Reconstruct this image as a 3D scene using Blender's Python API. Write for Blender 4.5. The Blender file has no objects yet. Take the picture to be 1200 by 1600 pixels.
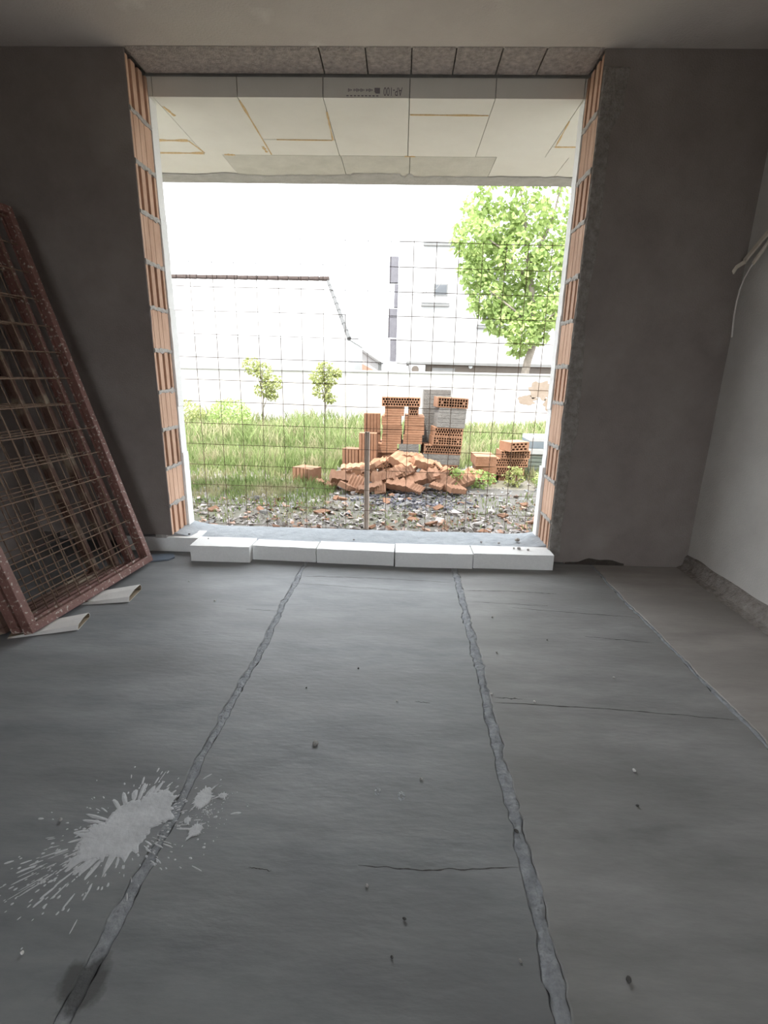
import bpy, bmesh, math, random
from mathutils import Vector, Matrix, noise as mnoise
random.seed(7)
scene = bpy.context.scene
COL = scene.collection

# ------------------------------------------------------------------ camera
cam_d = bpy.data.cameras.new('camera'); cam = bpy.data.objects.new('camera', cam_d); COL.objects.link(cam)
F_PX = 778.6
cam_d.sensor_fit = 'HORIZONTAL'; cam_d.sensor_width = 36.0; cam_d.lens = F_PX / 1200 * 36.0
cam_d.clip_start = 0.02; cam_d.clip_end = 300
YAW, PITCH, ROLL = -0.0277, 0.2754, 0.0208
fw = Vector((math.sin(YAW)*math.cos(PITCH), math.cos(YAW)*math.cos(PITCH), -math.sin(PITCH)))
ri = Vector((math.cos(YAW), -math.sin(YAW), 0)); up = ri.cross(fw)
r2 = ri*math.cos(ROLL) + up*math.sin(ROLL); u2 = -ri*math.sin(ROLL) + up*math.cos(ROLL)
cam.matrix_world = Matrix(((r2.x, u2.x, -fw.x, 0), (r2.y, u2.y, -fw.y, 0), (r2.z, u2.z, -fw.z, 1.25), (0, 0, 0, 1)))
scene.camera = cam

# ------------------------------------------------------------------ sky, sun, exposure
world = bpy.data.worlds.new('sky'); scene.world = world; world.use_nodes = True
bgn = world.node_tree.nodes['Background']
bgn.inputs[0].default_value = (0.91, 0.957, 1.0, 1); bgn.inputs[1].default_value = 2.8
sun_d = bpy.data.lights.new('sun', 'SUN'); sun = bpy.data.objects.new('sun', sun_d); COL.objects.link(sun)
sun_d.energy = 3.8; sun_d.angle = math.radians(0.6); sun_d.color = (1.0, 0.95, 0.86)
SUN_EL, SUN_AZ = math.radians(66), math.radians(32)      # behind the house, to the left
sd = Vector((-math.sin(SUN_AZ)*math.cos(SUN_EL), -math.cos(SUN_AZ)*math.cos(SUN_EL), math.sin(SUN_EL)))
sun.rotation_euler = sd.to_track_quat('Z', 'Y').to_euler()
scene.view_settings.view_transform = 'Standard'; scene.view_settings.look = 'None'
scene.view_settings.gamma = 1.0; scene.view_settings.use_curve_mapping = False
scene.view_settings.exposure = 1.20

# ------------------------------------------------------------------ helpers
class MB:
    def __init__(s): s.v = []; s.f = []
    def add(s, vs, fs):
        n = len(s.v); s.v += [tuple(q) for q in vs]; s.f += [tuple(i+n for i in q) for q in fs]; return s
    def box(s, x0, x1, y0, y1, z0, z1, M=None):
        vs = [Vector(q) for q in ((x0,y0,z0),(x1,y0,z0),(x1,y1,z0),(x0,y1,z0),(x0,y0,z1),(x1,y0,z1),(x1,y1,z1),(x0,y1,z1))]
        if M: vs = [M @ q for q in vs]
        return s.add(vs, ((0,3,2,1),(4,5,6,7),(0,1,5,4),(1,2,6,5),(2,3,7,6),(3,0,4,7)))
    def prism(s, poly, z0, z1, M=None):
        n = len(poly)
        vs = [Vector((x,y,z0)) for x,y in poly] + [Vector((x,y,z1)) for x,y in poly]
        if M: vs = [M @ q for q in vs]
        fs = [tuple(range(n-1,-1,-1)), tuple(range(n,2*n))] + [(i,(i+1)%n,n+(i+1)%n,n+i) for i in range(n)]
        return s.add(vs, fs)
    def tube(s, pts, r, k=6, cap=True):
        pts = [Vector(p) for p in pts]; n = len(pts); vs = []; fs = []
        rr = r if isinstance(r, (list, tuple)) else [r]*n
        for i, p in enumerate(pts):
            t = (pts[min(i+1,n-1)] - pts[max(i-1,0)]).normalized()
            a = t.orthogonal().normalized() if i == 0 else (pa - t*pa.dot(t)).normalized()
            pa = a; b = t.cross(a)
            for j in range(k):
                th = 2*math.pi*j/k; vs.append(p + (a*math.cos(th) + b*math.sin(th))*rr[i])
        for i in range(n-1):
            for j in range(k): fs.append((i*k+j, i*k+(j+1)%k, (i+1)*k+(j+1)%k, (i+1)*k+j))
        if cap: fs += [tuple(range(k-1,-1,-1)), tuple(range((n-1)*k, n*k))]
        return s.add(vs, fs)
    def mesh(s, name, mat, smooth=False):
        me = bpy.data.meshes.new(name); me.from_pydata(s.v, [], s.f); me.validate(); me.update()
        bm = bmesh.new(); bm.from_mesh(me); bmesh.ops.recalc_face_normals(bm, faces=bm.faces); bm.to_mesh(me); bm.free()
        if mat: me.materials.append(mat)
        if smooth: me.polygons.foreach_set('use_smooth', [True]*len(me.polygons))
        return me
    def build(s, name, mat, parent=None, smooth=False, bevel=0):
        o = bpy.data.objects.new(name, s.mesh(name, mat, smooth)); COL.objects.link(o)
        if parent: attach(o, parent)
        if bevel:
            b = o.modifiers.new('bevel', 'BEVEL'); b.width = bevel; b.segments = 2; b.limit_method = 'ANGLE'
        return o
def attach(o, parent):
    o.parent = parent
    o.matrix_parent_inverse = parent.matrix_basis.inverted()   # parents are never themselves parented when this is used
    return o
def link(name, me, parent=None):
    o = bpy.data.objects.new(name, me); COL.objects.link(o)
    if parent: attach(o, parent)
    return o
def empty(name, loc=(0,0,0)):
    o = bpy.data.objects.new(name, None); COL.objects.link(o); o.location = loc; return o
def tag(o, label=None, cat=None, group=None, kind=None):
    if label: o['label'] = label
    if cat: o['category'] = cat
    if group: o['group'] = group
    if kind: o['kind'] = kind
    return o
def N(x, y=0, z=0): return mnoise.noise(Vector((x, y, z)))

# ------------------------------------------------------------------ materials
def mat(name, c1, c2=None, scale=6, rough=0.9, bump=0.15, bscale=60, c3=None, s3=2.0, t3=(0.55, 0.65), stretch=(1,1,1), spec=0.2, trans=0, rnd=0):
    m = bpy.data.materials.new(name); m.use_nodes = True; nt = m.node_tree; L = nt.links
    b = nt.nodes['Principled BSDF']; b.inputs['Roughness'].default_value = rough; b.inputs['Specular IOR Level'].default_value = spec
    tc = nt.nodes.new('ShaderNodeTexCoord'); mp = nt.nodes.new('ShaderNodeMapping'); mp.inputs['Scale'].default_value = stretch
    geo = nt.nodes.new('ShaderNodeNewGeometry')
    L.new(geo.outputs['Position'] if name.startswith('w_') else tc.outputs['Object'], mp.inputs[0])
    nz = nt.nodes.new('ShaderNodeTexNoise'); nz.inputs['Scale'].default_value = scale; nz.inputs['Detail'].default_value = 9; nz.inputs['Roughness'].default_value = 0.66
    L.new(mp.outputs[0], nz.inputs['Vector'])
    rp = nt.nodes.new('ShaderNodeValToRGB'); rp.color_ramp.elements[0].position = 0.32; rp.color_ramp.elements[1].position = 0.68
    rp.color_ramp.elements[0].color = (*c1, 1); rp.color_ramp.elements[1].color = (*(c2 or c1), 1)
    L.new(nz.outputs['Fac'], rp.inputs[0]); col = rp.outputs[0]
    if c3:
        n3 = nt.nodes.new('ShaderNodeTexNoise'); n3.inputs['Scale'].default_value = s3; n3.inputs['Detail'].default_value = 5
        L.new(mp.outputs[0], n3.inputs['Vector'])
        r3 = nt.nodes.new('ShaderNodeMapRange'); r3.inputs[1].default_value = t3[0]; r3.inputs[2].default_value = t3[1]
        L.new(n3.outputs['Fac'], r3.inputs[0])
        mx = nt.nodes.new('ShaderNodeMix'); mx.data_type = 'RGBA'; mx.inputs['B'].default_value = (*c3, 1)
        L.new(r3.outputs[0], mx.inputs['Factor']); L.new(col, mx.inputs['A']); col = mx.outputs['Result']
    if rnd:
        oi = nt.nodes.new('ShaderNodeObjectInfo'); hs = nt.nodes.new('ShaderNodeHueSaturation')
        mr = nt.nodes.new('ShaderNodeMapRange'); mr.inputs[3].default_value = 1-rnd; mr.inputs[4].default_value = 1+rnd
        L.new(oi.outputs['Random'], mr.inputs[0]); L.new(mr.outputs[0], hs.inputs['Value']); L.new(col, hs.inputs['Color']); col = hs.outputs[0]
    L.new(col, b.inputs['Base Color'])
    if bump:
        nb = nt.nodes.new('ShaderNodeTexNoise'); nb.inputs['Scale'].default_value = bscale; nb.inputs['Detail'].default_value = 5
        L.new(mp.outputs[0], nb.inputs['Vector'])
        bp = nt.nodes.new('ShaderNodeBump'); bp.inputs['Strength'].default_value = bump; bp.inputs['Distance'].default_value = 0.01
        L.new(nb.outputs['Fac'], bp.inputs['Height']); L.new(bp.outputs[0], b.inputs['Normal'])
    if trans:
        td = nt.nodes.new('ShaderNodeBsdfTranslucent'); L.new(col, td.inputs[0]); ms = nt.nodes.new('ShaderNodeMixShader'); ms.inputs[0].default_value = trans
        L.new(b.outputs[0], ms.inputs[1]); L.new(td.outputs[0], ms.inputs[2]); L.new(ms.outputs[0], nt.nodes['Material Output'].inputs[0])
    return m
M = {}
M['floor'] = mat('w_screed', (0.165,0.173,0.183), (0.295,0.302,0.31), scale=3.0, rough=0.58, bump=0.14, bscale=30, stretch=(0.6,1.9,1), c3=(0.17,0.17,0.173), s3=1.1, t3=(0.42,0.72), spec=0.5)
M['floor_mid'] = mat('w_screed_warm', (0.205,0.203,0.202), (0.345,0.34,0.335), scale=3.0, rough=0.60, bump=0.14, bscale=30, stretch=(0.6,1.9,1), c3=(0.20,0.195,0.19), s3=1.1, t3=(0.42,0.72), spec=0.45)
M['floor_dusty_lit'] = mat('w_screed_dusty_lit', (0.285,0.263,0.247), (0.43,0.40,0.376), scale=3.0, rough=0.7, bump=0.14, bscale=30, stretch=(0.6,1.9,1), c3=(0.28,0.26,0.245), s3=1.1, t3=(0.42,0.72), spec=0.35)  # brownish dust, also lightened to make up for the dim right corner
M['joint'] = mat('w_joint_mortar', (0.24,0.255,0.275), (0.40,0.415,0.435), scale=30, bump=0.6, bscale=80)
M['dirt'] = mat('w_dirt', (0.06,0.06,0.06), (0.11,0.105,0.10), scale=40)
M['plaster'] = mat('w_plaster', (0.225,0.192,0.178), (0.285,0.248,0.232), scale=2.5, bump=0.35, bscale=110, c3=(0.33,0.293,0.273), s3=1.6, t3=(0.58,0.75))
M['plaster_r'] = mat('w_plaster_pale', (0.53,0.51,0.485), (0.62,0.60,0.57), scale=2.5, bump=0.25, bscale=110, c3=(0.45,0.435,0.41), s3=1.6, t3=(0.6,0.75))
M['plaster_rough'] = mat('w_plaster_patch', (0.20,0.178,0.163), (0.36,0.33,0.305), scale=25, bump=1.0, bscale=90)
M['ceiling'] = mat('w_ceiling_plaster', (0.57,0.515,0.475), (0.64,0.585,0.54), scale=2.0, bump=0.25, bscale=100, c3=(0.74,0.69,0.64), s3=1.7, t3=(0.60,0.68))
M['lintel'] = mat('w_lintel_concrete', (0.30,0.27,0.25), (0.55,0.49,0.45), scale=35, bump=1.0, bscale=110)
M['clay'] = mat('clay', (0.21,0.110,0.066), (0.30,0.168,0.108), scale=9, bump=0.3, bscale=40, stretch=(1,1,0.5), rnd=0.2)
M['clay_wall'] = mat('w_clay_reveal', (0.49,0.305,0.215), (0.66,0.45,0.335), scale=7, bump=0.3, bscale=50, stretch=(1,1,0.4), rnd=0.1)
M['mortar'] = mat('w_mortar', (0.36,0.34,0.32), (0.52,0.49,0.46), scale=40, bump=0.9, bscale=90)
M['eps'] = mat('polystyrene', (0.84,0.84,0.83), (0.90,0.90,0.89), scale=80, rough=0.8, bump=0.12, bscale=160)
M['eps_c'] = mat('w_polystyrene_soffit', (0.79,0.768,0.71), (0.84,0.82,0.765), scale=3, rough=0.85, bump=0.1, bscale=160)
M['coat'] = mat('w_base_coat', (0.57,0.555,0.50), (0.66,0.64,0.58), scale=8, rough=0.9, bump=0.3, bscale=60)
M['coat_dark'] = mat('w_concrete_edge', (0.40,0.39,0.37), (0.50,0.49,0.47), scale=10, bump=0.4, bscale=60)
M['pu'] = mat('w_expanding_foam', (0.62,0.42,0.20), (0.74,0.58,0.36), scale=60, bump=0.5, bscale=90)
M['ink'] = mat('ink', (0.28,0.25,0.27), bump=0)
M['sill'] = mat('w_sill_concrete', (0.31,0.335,0.36), (0.42,0.445,0.47), scale=12, bump=0.4, bscale=50)
M['wire'] = mat('rusty_wire', (0.10,0.07,0.055), (0.20,0.12,0.08), scale=60, rough=0.8, bump=0.2)
M['redox'] = mat('red_oxide_steel', (0.135,0.064,0.053), (0.205,0.100,0.083), scale=14, rough=0.6, bump=0.2, c3=(0.42,0.36,0.31), s3=55, t3=(0.58,0.65), spec=0.35)
M['redox_old'] = mat('dusty_red_oxide', (0.10,0.055,0.045), (0.16,0.10,0.078), scale=10, rough=0.8, bump=0.3, c3=(0.28,0.225,0.17), s3=9, t3=(0.52,0.66))
M['rust'] = mat('mesh_rust', (0.09,0.055,0.04), (0.22,0.15,0.105), scale=40, rough=0.85, bump=0.3)
M['paper'] = mat('white_card', (0.70,0.68,0.66), (0.78,0.76,0.74), scale=10, rough=0.85, bump=0.1)
M['card_in'] = mat('card_brown', (0.30,0.24,0.17), (0.38,0.31,0.23), scale=20)
M['tile'] = mat('blue_grey_tile', (0.14,0.17,0.21), (0.20,0.23,0.28), scale=15, rough=0.5)
M['splash'] = mat('dried_plaster', (0.52,0.53,0.55), (0.68,0.69,0.71), scale=14, bump=0.3, bscale=60)
M['stone'] = mat('pebble', (0.30,0.29,0.28), (0.50,0.49,0.47), scale=20, rnd=0.4)
M['plastic'] = mat('cream_sheath', (0.62,0.56,0.47), (0.72,0.66,0.57), scale=20, rough=0.5, bump=0.1, spec=0.4)
M['wirewhite'] = mat('white_wire', (0.72,0.69,0.66), rough=0.45, bump=0, spec=0.4)
M['dark'] = mat('cavity_shade', (0.05,0.04,0.035), (0.08,0.07,0.06), scale=20)  # near-black colour standing in for the shade inside wall holes
M['wood'] = mat('weathered_stake', (0.46,0.37,0.30), (0.62,0.52,0.44), scale=18, bump=0.3, stretch=(4,4,0.5))
M['earth'] = mat('w_earth', (0.135,0.124,0.108), (0.205,0.19,0.172), scale=4, bump=0.8, bscale=20, c3=(0.125,0.122,0.08), s3=0.8, t3=(0.5,0.66))
M['chip'] = mat('w_rubble', (0.23,0.20,0.19), (0.52,0.485,0.46), scale=6, bump=0.3, c3=(0.37,0.23,0.165), s3=5.0, t3=(0.52,0.58))
M['burnt'] = mat('w_ash', (0.07,0.07,0.085), (0.24,0.23,0.25), scale=12, bump=0.5)
M['grass'] = mat('w_grass', (0.13,0.185,0.058), (0.25,0.30,0.125), scale=3, bump=0, c3=(0.32,0.295,0.175), s3=2.4, t3=(0.48,0.62), trans=0.3, rough=0.7)
M['leaf'] = mat('w_leaf', (0.17,0.27,0.06), (0.46,0.54,0.23), scale=5, bump=0, trans=0.35, rough=0.55)
M['leaf2'] = mat('w_shrub_leaf', (0.20,0.24,0.07), (0.40,0.41,0.19), scale=9, bump=0, trans=0.35, rough=0.6)
M['bark'] = mat('bark', (0.17,0.145,0.12), (0.26,0.225,0.185), scale=12, bump=0.6)
M['white'] = mat('w_white_render', (0.37,0.368,0.364), (0.39,0.388,0.384), scale=2, bump=0.1)
M['white_old'] = mat('w_old_render', (0.43,0.415,0.40), (0.47,0.455,0.44), scale=2, bump=0.15)
M['paleroof'] = mat('w_pale_roof', (0.325,0.325,0.323), (0.34,0.34,0.338), scale=3, bump=0.1)
M['ridge'] = mat('ridge_tile', (0.040,0.030,0.027), (0.06,0.045,0.04), scale=10)
M['greypanel'] = mat('grey_panel', (0.115,0.11,0.122), (0.14,0.135,0.147), scale=4, bump=0.1)
M['greytrim'] = mat('grey_trim', (0.17,0.168,0.165), (0.20,0.198,0.195), scale=4, bump=0.1)
M['brownwall'] = mat('w_brown_wall', (0.11,0.092,0.08), (0.135,0.115,0.10), scale=3, bump=0.1)
M['redroof'] = mat('red_roof', (0.20,0.12,0.09), (0.25,0.155,0.115), scale=6)
M['glass'] = mat('window_pane', (0.09,0.095,0.105), rough=0.15, bump=0, spec=0.5)
M['acwhite'] = mat('white_casing', (0.38,0.385,0.39), rough=0.5, bump=0)
M['bluegrey'] = mat('blue_grey_board', (0.15,0.18,0.205), (0.19,0.22,0.245), scale=5, bump=0.1)
M['greengrey'] = mat('green_grey_timber', (0.11,0.13,0.11), (0.16,0.18,0.16), scale=8, bump=0.2)
M['sheet'] = mat('plastic_sheet', (0.40,0.42,0.45), (0.48,0.49,0.52), scale=8, rough=0.4, bump=0.2)
M['greymortar'] = mat('mortar_coat', (0.145,0.14,0.133), (0.215,0.205,0.192), scale=16, bump=0.7, bscale=60, rnd=0.08)

# damp patch on the screed by the joint near the camera: a stain with a shape of its own
def add_stain(m, cx, cy, rx, ry, col):
    nt = m.node_tree; L = nt.links; b = nt.nodes['Principled BSDF']
    src = b.inputs['Base Color'].links[0].from_socket
    g = nt.nodes.new('ShaderNodeNewGeometry'); mp = nt.nodes.new('ShaderNodeMapping'); mp.vector_type = 'POINT'
    mp.inputs['Location'].default_value = (-cx/rx, -cy/ry, 0); mp.inputs['Scale'].default_value = (1/rx, 1/ry, 0)
    L.new(g.outputs['Position'], mp.inputs[0])
    ln = nt.nodes.new('ShaderNodeVectorMath'); ln.operation = 'LENGTH'; L.new(mp.outputs[0], ln.inputs[0])
    nz = nt.nodes.new('ShaderNodeTexNoise'); nz.inputs['Scale'].default_value = 22; nz.inputs['Detail'].default_value = 4; L.new(g.outputs['Position'], nz.inputs['Vector'])
    ma = nt.nodes.new('ShaderNodeMath'); ma.operation = 'MULTIPLY_ADD'; ma.inputs[1].default_value = 1.6; L.new(nz.outputs['Fac'], ma.inputs[0]); L.new(ln.outputs['Value'], ma.inputs[2])
    mr = nt.nodes.new('ShaderNodeMapRange'); mr.inputs[1].default_value = 1.45; mr.inputs[2].default_value = 1.85; mr.inputs[3].default_value = 0.85; mr.inputs[4].default_value = 0
    L.new(ma.outputs[0], mr.inputs[0])
    mx = nt.nodes.new('ShaderNodeMix'); mx.data_type = 'RGBA'; mx.inputs['B'].default_value = (*col, 1)
    L.new(mr.outputs[0], mx.inputs['Factor']); L.new(src, mx.inputs['A']); L.new(mx.outputs['Result'], b.inputs['Base Color'])
for k in ('floor', 'joint'): add_stain(M[k], -0.630, 0.715, 0.055, 0.060, (0.08,0.08,0.08))

# ------------------------------------------------------------------ the room
D, XL, XR, H, XW = 3.239, -1.553, 1.0275, 2.915, 1.973
XLW, YB = -2.50, -3.4                    # left wall, back wall
YO, YF = D+0.25, D+0.34                  # outer brick face, outer foam face

# floor: sub-slab, four screed panels, three mortar joints
mb = MB(); mb.box(XLW-0.3, XW+0.3, YB-0.3, YO, -0.30, -0.014)
floor = mb.build('floor', M['dirt']); tag(floor, kind='structure')
JX = [(-0.62, 11), (0.378, 23), (1.335, 37)]
def jx(i, y):
    x0, s = JX[i]
    drift = (-0.012*(y-1.8)/1.2*-1 if i == 0 else (0.012*(y-1.8)/1.2 if i == 1 else 0.0))
    return x0 + drift + 0.016*N(y*1.7, s) + 0.008*N(y*7, s+3) + 0.003*N(y*24, s+5)
def jw(i, y):  # half width of the saw cut
    base = (0.0145, 0.018, 0.009)[i]
    return max(0.005, base*(1 + 0.55*N(y*3.1, i*9+1) + 0.45*N(y*11, i*5+2) + 0.4*N(y*33, i*7+4)))
ROWS = [YB + k*(3.47-YB)/800 for k in range(801)]
for p in range(4):
    vs = []; fs = []
    for k, y in enumerate(ROWS):
        xa = XLW-0.2 if p == 0 else jx(p-1, y) + jw(p-1, y)
        xb = XW+0.2 if p == 3 else jx(p, y) - jw(p, y)
        e = 0.0022
        vs += [(xa, y, -0.016), (xa+0.0005, y, -0.003), (xa+0.004, y, 0), (xb-0.004, y, 0), (xb-0.0005, y, -0.003), (xb, y, -0.016)]
    for k in range(800):
        for j in range(5): fs.append((k*6+j, k*6+j+1, k*6+6+j+1, k*6+6+j))
    MB().add(vs, fs).build('screed_panel', M[('floor', 'floor', 'floor_mid', 'floor_dusty_lit')[p]], floor)
for i in range(3):
    vs = []; fs = []; yy = [YB + k*(3.28-YB)/1100 for k in range(1101)]
    for k, y in enumerate(yy):
        c = jx(i, y); w = jw(i, y)
        for j, t in enumerate((-0.98, -0.80, -0.35, 0.05, 0.45, 0.80, 0.98)):
            edge = abs(t) > 0.9
            z = (-0.0055 + 0.016*N(y*17, t*4, i+2)) if edge else (-0.0045 + 0.004*(1-t*t) + 0.0045*N(y*26, t*3, i) + 0.0025*N(y*70, t*8, i))
            vs.append((c + t*w*1.05 + 0.002*N(y*40, t*5, i), y, max(-0.013, min(0.0022 if edge else 0.006, z))))
    for k in range(1100):
        for j in range(6): fs.append((k*7+j, k*7+j+1, k*7+7+j+1, k*7+7+j))
    MB().add(vs, fs).build('mortar_joint', M['joint'], floor, smooth=True)
# hairline cracks and trowel lines: narrow dirt-filled lines
def crack(pts, w, s):
    vs = []; fs = []; P = []
    for a, b in zip(pts[:-1], pts[1:]):
        for k in range(24): P.append((a[0]+(b[0]-a[0])*k/24, a[1]+(b[1]-a[1])*k/24))
    P.append(pts[-1])
    for k, (x, y) in enumerate(P):
        ww = w*(0.25 + 0.9*abs(N(k*0.31, s)) + 0.4*abs(N(k*0.9, s, 4))) * min(1, (k+0.3)/4, (len(P)-k-0.7)/4)
        dy = 0.006*N(k*0.25, s, 9)
        vs += [(x, y+dy-ww, 0.0004), (x, y+dy, 0.0007), (x, y+dy+ww, 0.0004)]
    for k in range(len(P)-1):
        for j in range(2): fs.append((k*3+j, k*3+j+1, k*3+3+j+1, k*3+3+j))
    MB().add(vs, fs).build('crack', M['dirt'], floor)
for s, (pts, w) in enumerate([
    ([(-0.585,2.89),(-0.1,2.89),(0.346,2.863)], 0.004), ([(-0.57,2.775),(0.161,2.71)], 0.0025),
    ([(0.41,2.75),(0.70,2.76),(0.958,2.744)], 0.005), ([(0.65,2.54),(1.30,2.474)], 0.0035), ([(0.44,2.60),(0.86,2.58)], 0.003),
    ([(0.40,1.705),(0.85,1.69),(1.31,1.654)], 0.0035), ([(0.41,1.735),(0.52,1.73)], 0.004), ([(-0.076,1.005),(0.1,1.0),(0.345,1.02)], 0.0022),
    ([(0.95,2.25),(1.27,2.21)], 0.003), ([(-0.80,2.42),(-0.63,2.41)], 0.002), ([(0.09,1.69),(0.15,1.685)], 0.003), ([(-0.36,0.985),(-0.30,0.98)], 0.002)]):
    crack(pts, w, s)

# ceiling slab carries on outside as the porch roof
mb = MB(); mb.box(-4.5, 4.0, -3.7, D, H, H+0.25)
tag(mb.build('ceiling', M['ceiling']), kind='structure')
# rough lintel strip over the opening, cut blocks showing
lin = MB().box(XLW-0.3, XW+0.5, D, YO+0.02, H+0.03, H+0.25).build('wall_lintel', M['lintel']); tag(lin, kind='structure')
def lumpy_under(x0, x1, y0, y1, z, amp, s):
    nx = max(2, int((x1-x0)/0.02)); ny = 12; vs = []; fs = []
    for i in range(nx+1):
        for j in range(ny+1):
            x = x0+(x1-x0)*i/nx; y = y0+(y1-y0)*j/ny
            e = 1 if 0 < i < nx and j < ny else 0
            vs.append((x, y, (H-0.0015 if j == 0 else z + (amp*(N(x*38,y*38,s)+0.6*N(x*90,y*90,s)) if e else 0.006) - 0.004*(j/ny))))
    for i in range(nx):
        for j in range(ny): a = i*(ny+1)+j; fs.append((a, a+ny+1, a+ny+2, a+1))
    return vs, fs
xs = [XL, -0.495, -0.2425, 0.0085, 0.2475, 0.4955, 0.7280, XR]
for a, b in zip(xs[:-1], xs[1:]):
    g = 0.004
    m2 = MB(); m2.add(*lumpy_under(a+(g if a > XL else 0), b-(g if b < XR else 0), D-0.012, YO-0.012, H-0.006, 0.004, a))
    m2.box(a+g, b-g, D+0.004, YO-0.014, H-0.001, H+0.028)
    m2.build('lintel_block', M['lintel'], lin)

# walls
wl = MB().box(XLW-0.25, XLW, YB-0.25, YO, 0, H).build('wall_left', M['plaster']); tag(wl, kind='structure')
wr = MB().box(XW, XW+0.25, YB-0.25, YO, 0, H).build('wall_right', M['plaster_r']); tag(wr, kind='structure')
# back wall, behind the camera, with the opening to the yard side
mb = MB(); mb.box(XLW, -1.5, YB-0.25, YB, 0, H).box(0.7, XW, YB-0.25, YB, 0, H).box(-1.5, 0.7, YB-0.25, YB, 2.25, H)
tag(mb.build('wall_back', M['plaster']), kind='structure')
# window wall: one piece each side of the opening
wfl = MB().box(XLW, XL-0.125, D+0.002, YO, 0.128, H+0.002).box(XLW, XL-0.125, D+0.20, YO, 0.0, 0.128).box(-4.5, XLW-0.25, D, YO, -0.3, H).build('wall_front_left', M['plaster']); tag(wfl, kind='structure')
wfr = MB().box(XR+0.125, XW, D+0.002, YO, 0.0, H+0.002).box(XW+0.25, 4.0, D, YO, -0.3, H).build('wall_front_right', M['plaster']); tag(wfr, kind='structure')
def plaster_sheet(x_edge, x_far, z0, parent, m, s, amp, hole=None):
    # a coat of plaster whose edge by the opening wanders; z0 may be a function of x
    nz = 110; nx = 40; vs = []; fs = []; T = 0.014; sgn = 1 if x_far > x_edge else -1
    for k in range(nz+1):
        for i in range(nx+1):
            t = (i/nx)**1.6
            x = x_edge + (x_far-x_edge)*t
            zb = z0(x); z = zb + (H-0.001-zb)*k/nz
            if i == 0: x += sgn*amp*(0.5 + N(z*3.5, s) + 0.5*N(z*14, s))
            y = D - T*0.25 + 0.002*N(x*3, z*3, s)
            if i == 0: y = D + 0.006
            vs.append((x, y, z))
    for k in range(nz):
        for i in range(nx): a = k*(nx+1)+i; fs.append((a, a+1, a+nx+2, a+nx+1))
    o = MB().add(vs, fs).build('plaster_coat', m, parent, smooth=True)
plaster_sheet(XL-0.002, XLW, lambda x: 0.126, wfl, M['plaster'], 3, 0.006)
plaster_sheet(XR+0.002, XW, lambda x: 0.012 + (0.030 + 0.012*N(x*11, 2))*math.exp(-((x-1.38)/0.15)**4) + 0.008*N(x*14, 5), wfr, M['plaster'], 8, 0.008)
# broken hollow at the right-hand wall foot: thin plate, its shade painted dark
MB().box(1.16, 1.56, D+0.0005, D+0.0018, 0.0, 0.075).build('hollow', M['dark'], wfr)
# rough, thicker band of plaster beside the opening on the right
vs = []; fs = []; nz, nx = 240, 22
for k in range(nz+1):
    z = 0.06 + (H-0.08-0.06)*k/nz
    wid = 0.085 + 0.035*N(z*1.5, 2) + 0.015*N(z*6, 4) + (0.05 if z > 2.55 else 0)*min(1, (z-2.55)/0.1 if z > 2.55 else 0)
    for i in range(nx+1):
        t = i/nx; x = XR + 0.004 + t*wid
        bumpy = 0.006*N(x*60, z*60, 1) + 0.006*N(x*28, z*28, 6)
        th = 0.0105*(1-t**3) * (1.0 if 0 < k < nz else 0)
        inner = 1.3 if t < 0.45 else 0.25
        vs.append((x, D - 0.0045 - th - (inner*abs(bumpy) if 0 < i < nx else -0.004), z))
for k in range(nz):
    for i in range(nx): a = k*(nx+1)+i; fs.append((a, a+1, a+nx+2, a+nx+1))
MB().add(vs, fs).build('plaster_patch', M['plaster_rough'], wfr)
# rough unplastered foot of the right wall
vs = []; fs = []; ny = 300
for k in range(ny+1):
    y = YB + (D-YB)*k/ny
    w = 0.026 + 0.030*max(0, min(1, (D-y)/1.0)) ; n1 = 0.012*N(y*9, 3) + 0.007*N(y*30, 8)
    for j, (dx, z) in enumerate(((0.0, 0.098), (-0.012, 0.084), (-w*0.55, 0.060), (-w*0.75, 0.040), (-w, 0.018), (-w-0.035, 0.002))):
        q = (0.009*N(y*42, j*3.3) + 0.006*N(y*15, j*2.1)) if j else 0
        vs.append((XW - 0.001 + dx + (n1 if j > 1 else 0) + q, y, max(0.0005, z + (0.5*q if j < 5 else 0) + (0.010*N(y*6, 1) if j < 2 else 0))))
for k in range(ny):
    for j in range(5): fs.append((k*6+j, k*6+j+1, k*6+7+j, k*6+6+j))
MB().add(vs, fs).build('rough_footing', M['plaster_rough'], wr)
# small round wiring hole in the right wall: flat disc painted as shade
mb = MB(); n = 16; ring = [(XW-0.0015, 3.165+0.030*math.cos(2*math.pi*k/n), 2.405+0.030*math.sin(2*math.pi*k/n)) for k in range(n)]
mb.add(ring, [tuple(range(n))]); mb.build('wiring_hole_shade', M['dark'], wr)

# brick reveals: hollow clay blocks, course by course
def reveal_brick(side, z0, z1, grooved, wall, shift, s):
    # profile in (y, depth) where depth is measured into the wall from the reveal face
    y0, y1 = D+0.004, YO-0.003; prof = []
    n = 3 if grooved else 4
    if grooved: gw, gd = 0.034, 0.045
    else: gw, gd = 0.006, 0.012
    pitch = (y1-y0)/n
    prof.append((y0, 0))
    for k in range(n):
        c = y0 + pitch*(k+0.5) + (0.012 if not grooved else 0.004)*N(s*3.3, k)
        if not grooved and k == n-1: continue
        prof += [(c-gw/2, 0), (c-gw/2+0.002, gd), (c+gw/2-0.002, gd), (c+gw/2, 0)]
    prof += [(y1, 0), (y1, 0.118), (y0, 0.118)]
    fx = (lambda d: XL - shift - d) if side < 0 else (lambda d: XR + shift + d)
    MB().prism([(fx(d), y) for y, d in prof], z0, z1).build('brick', M['clay_wall'], wall)
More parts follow.
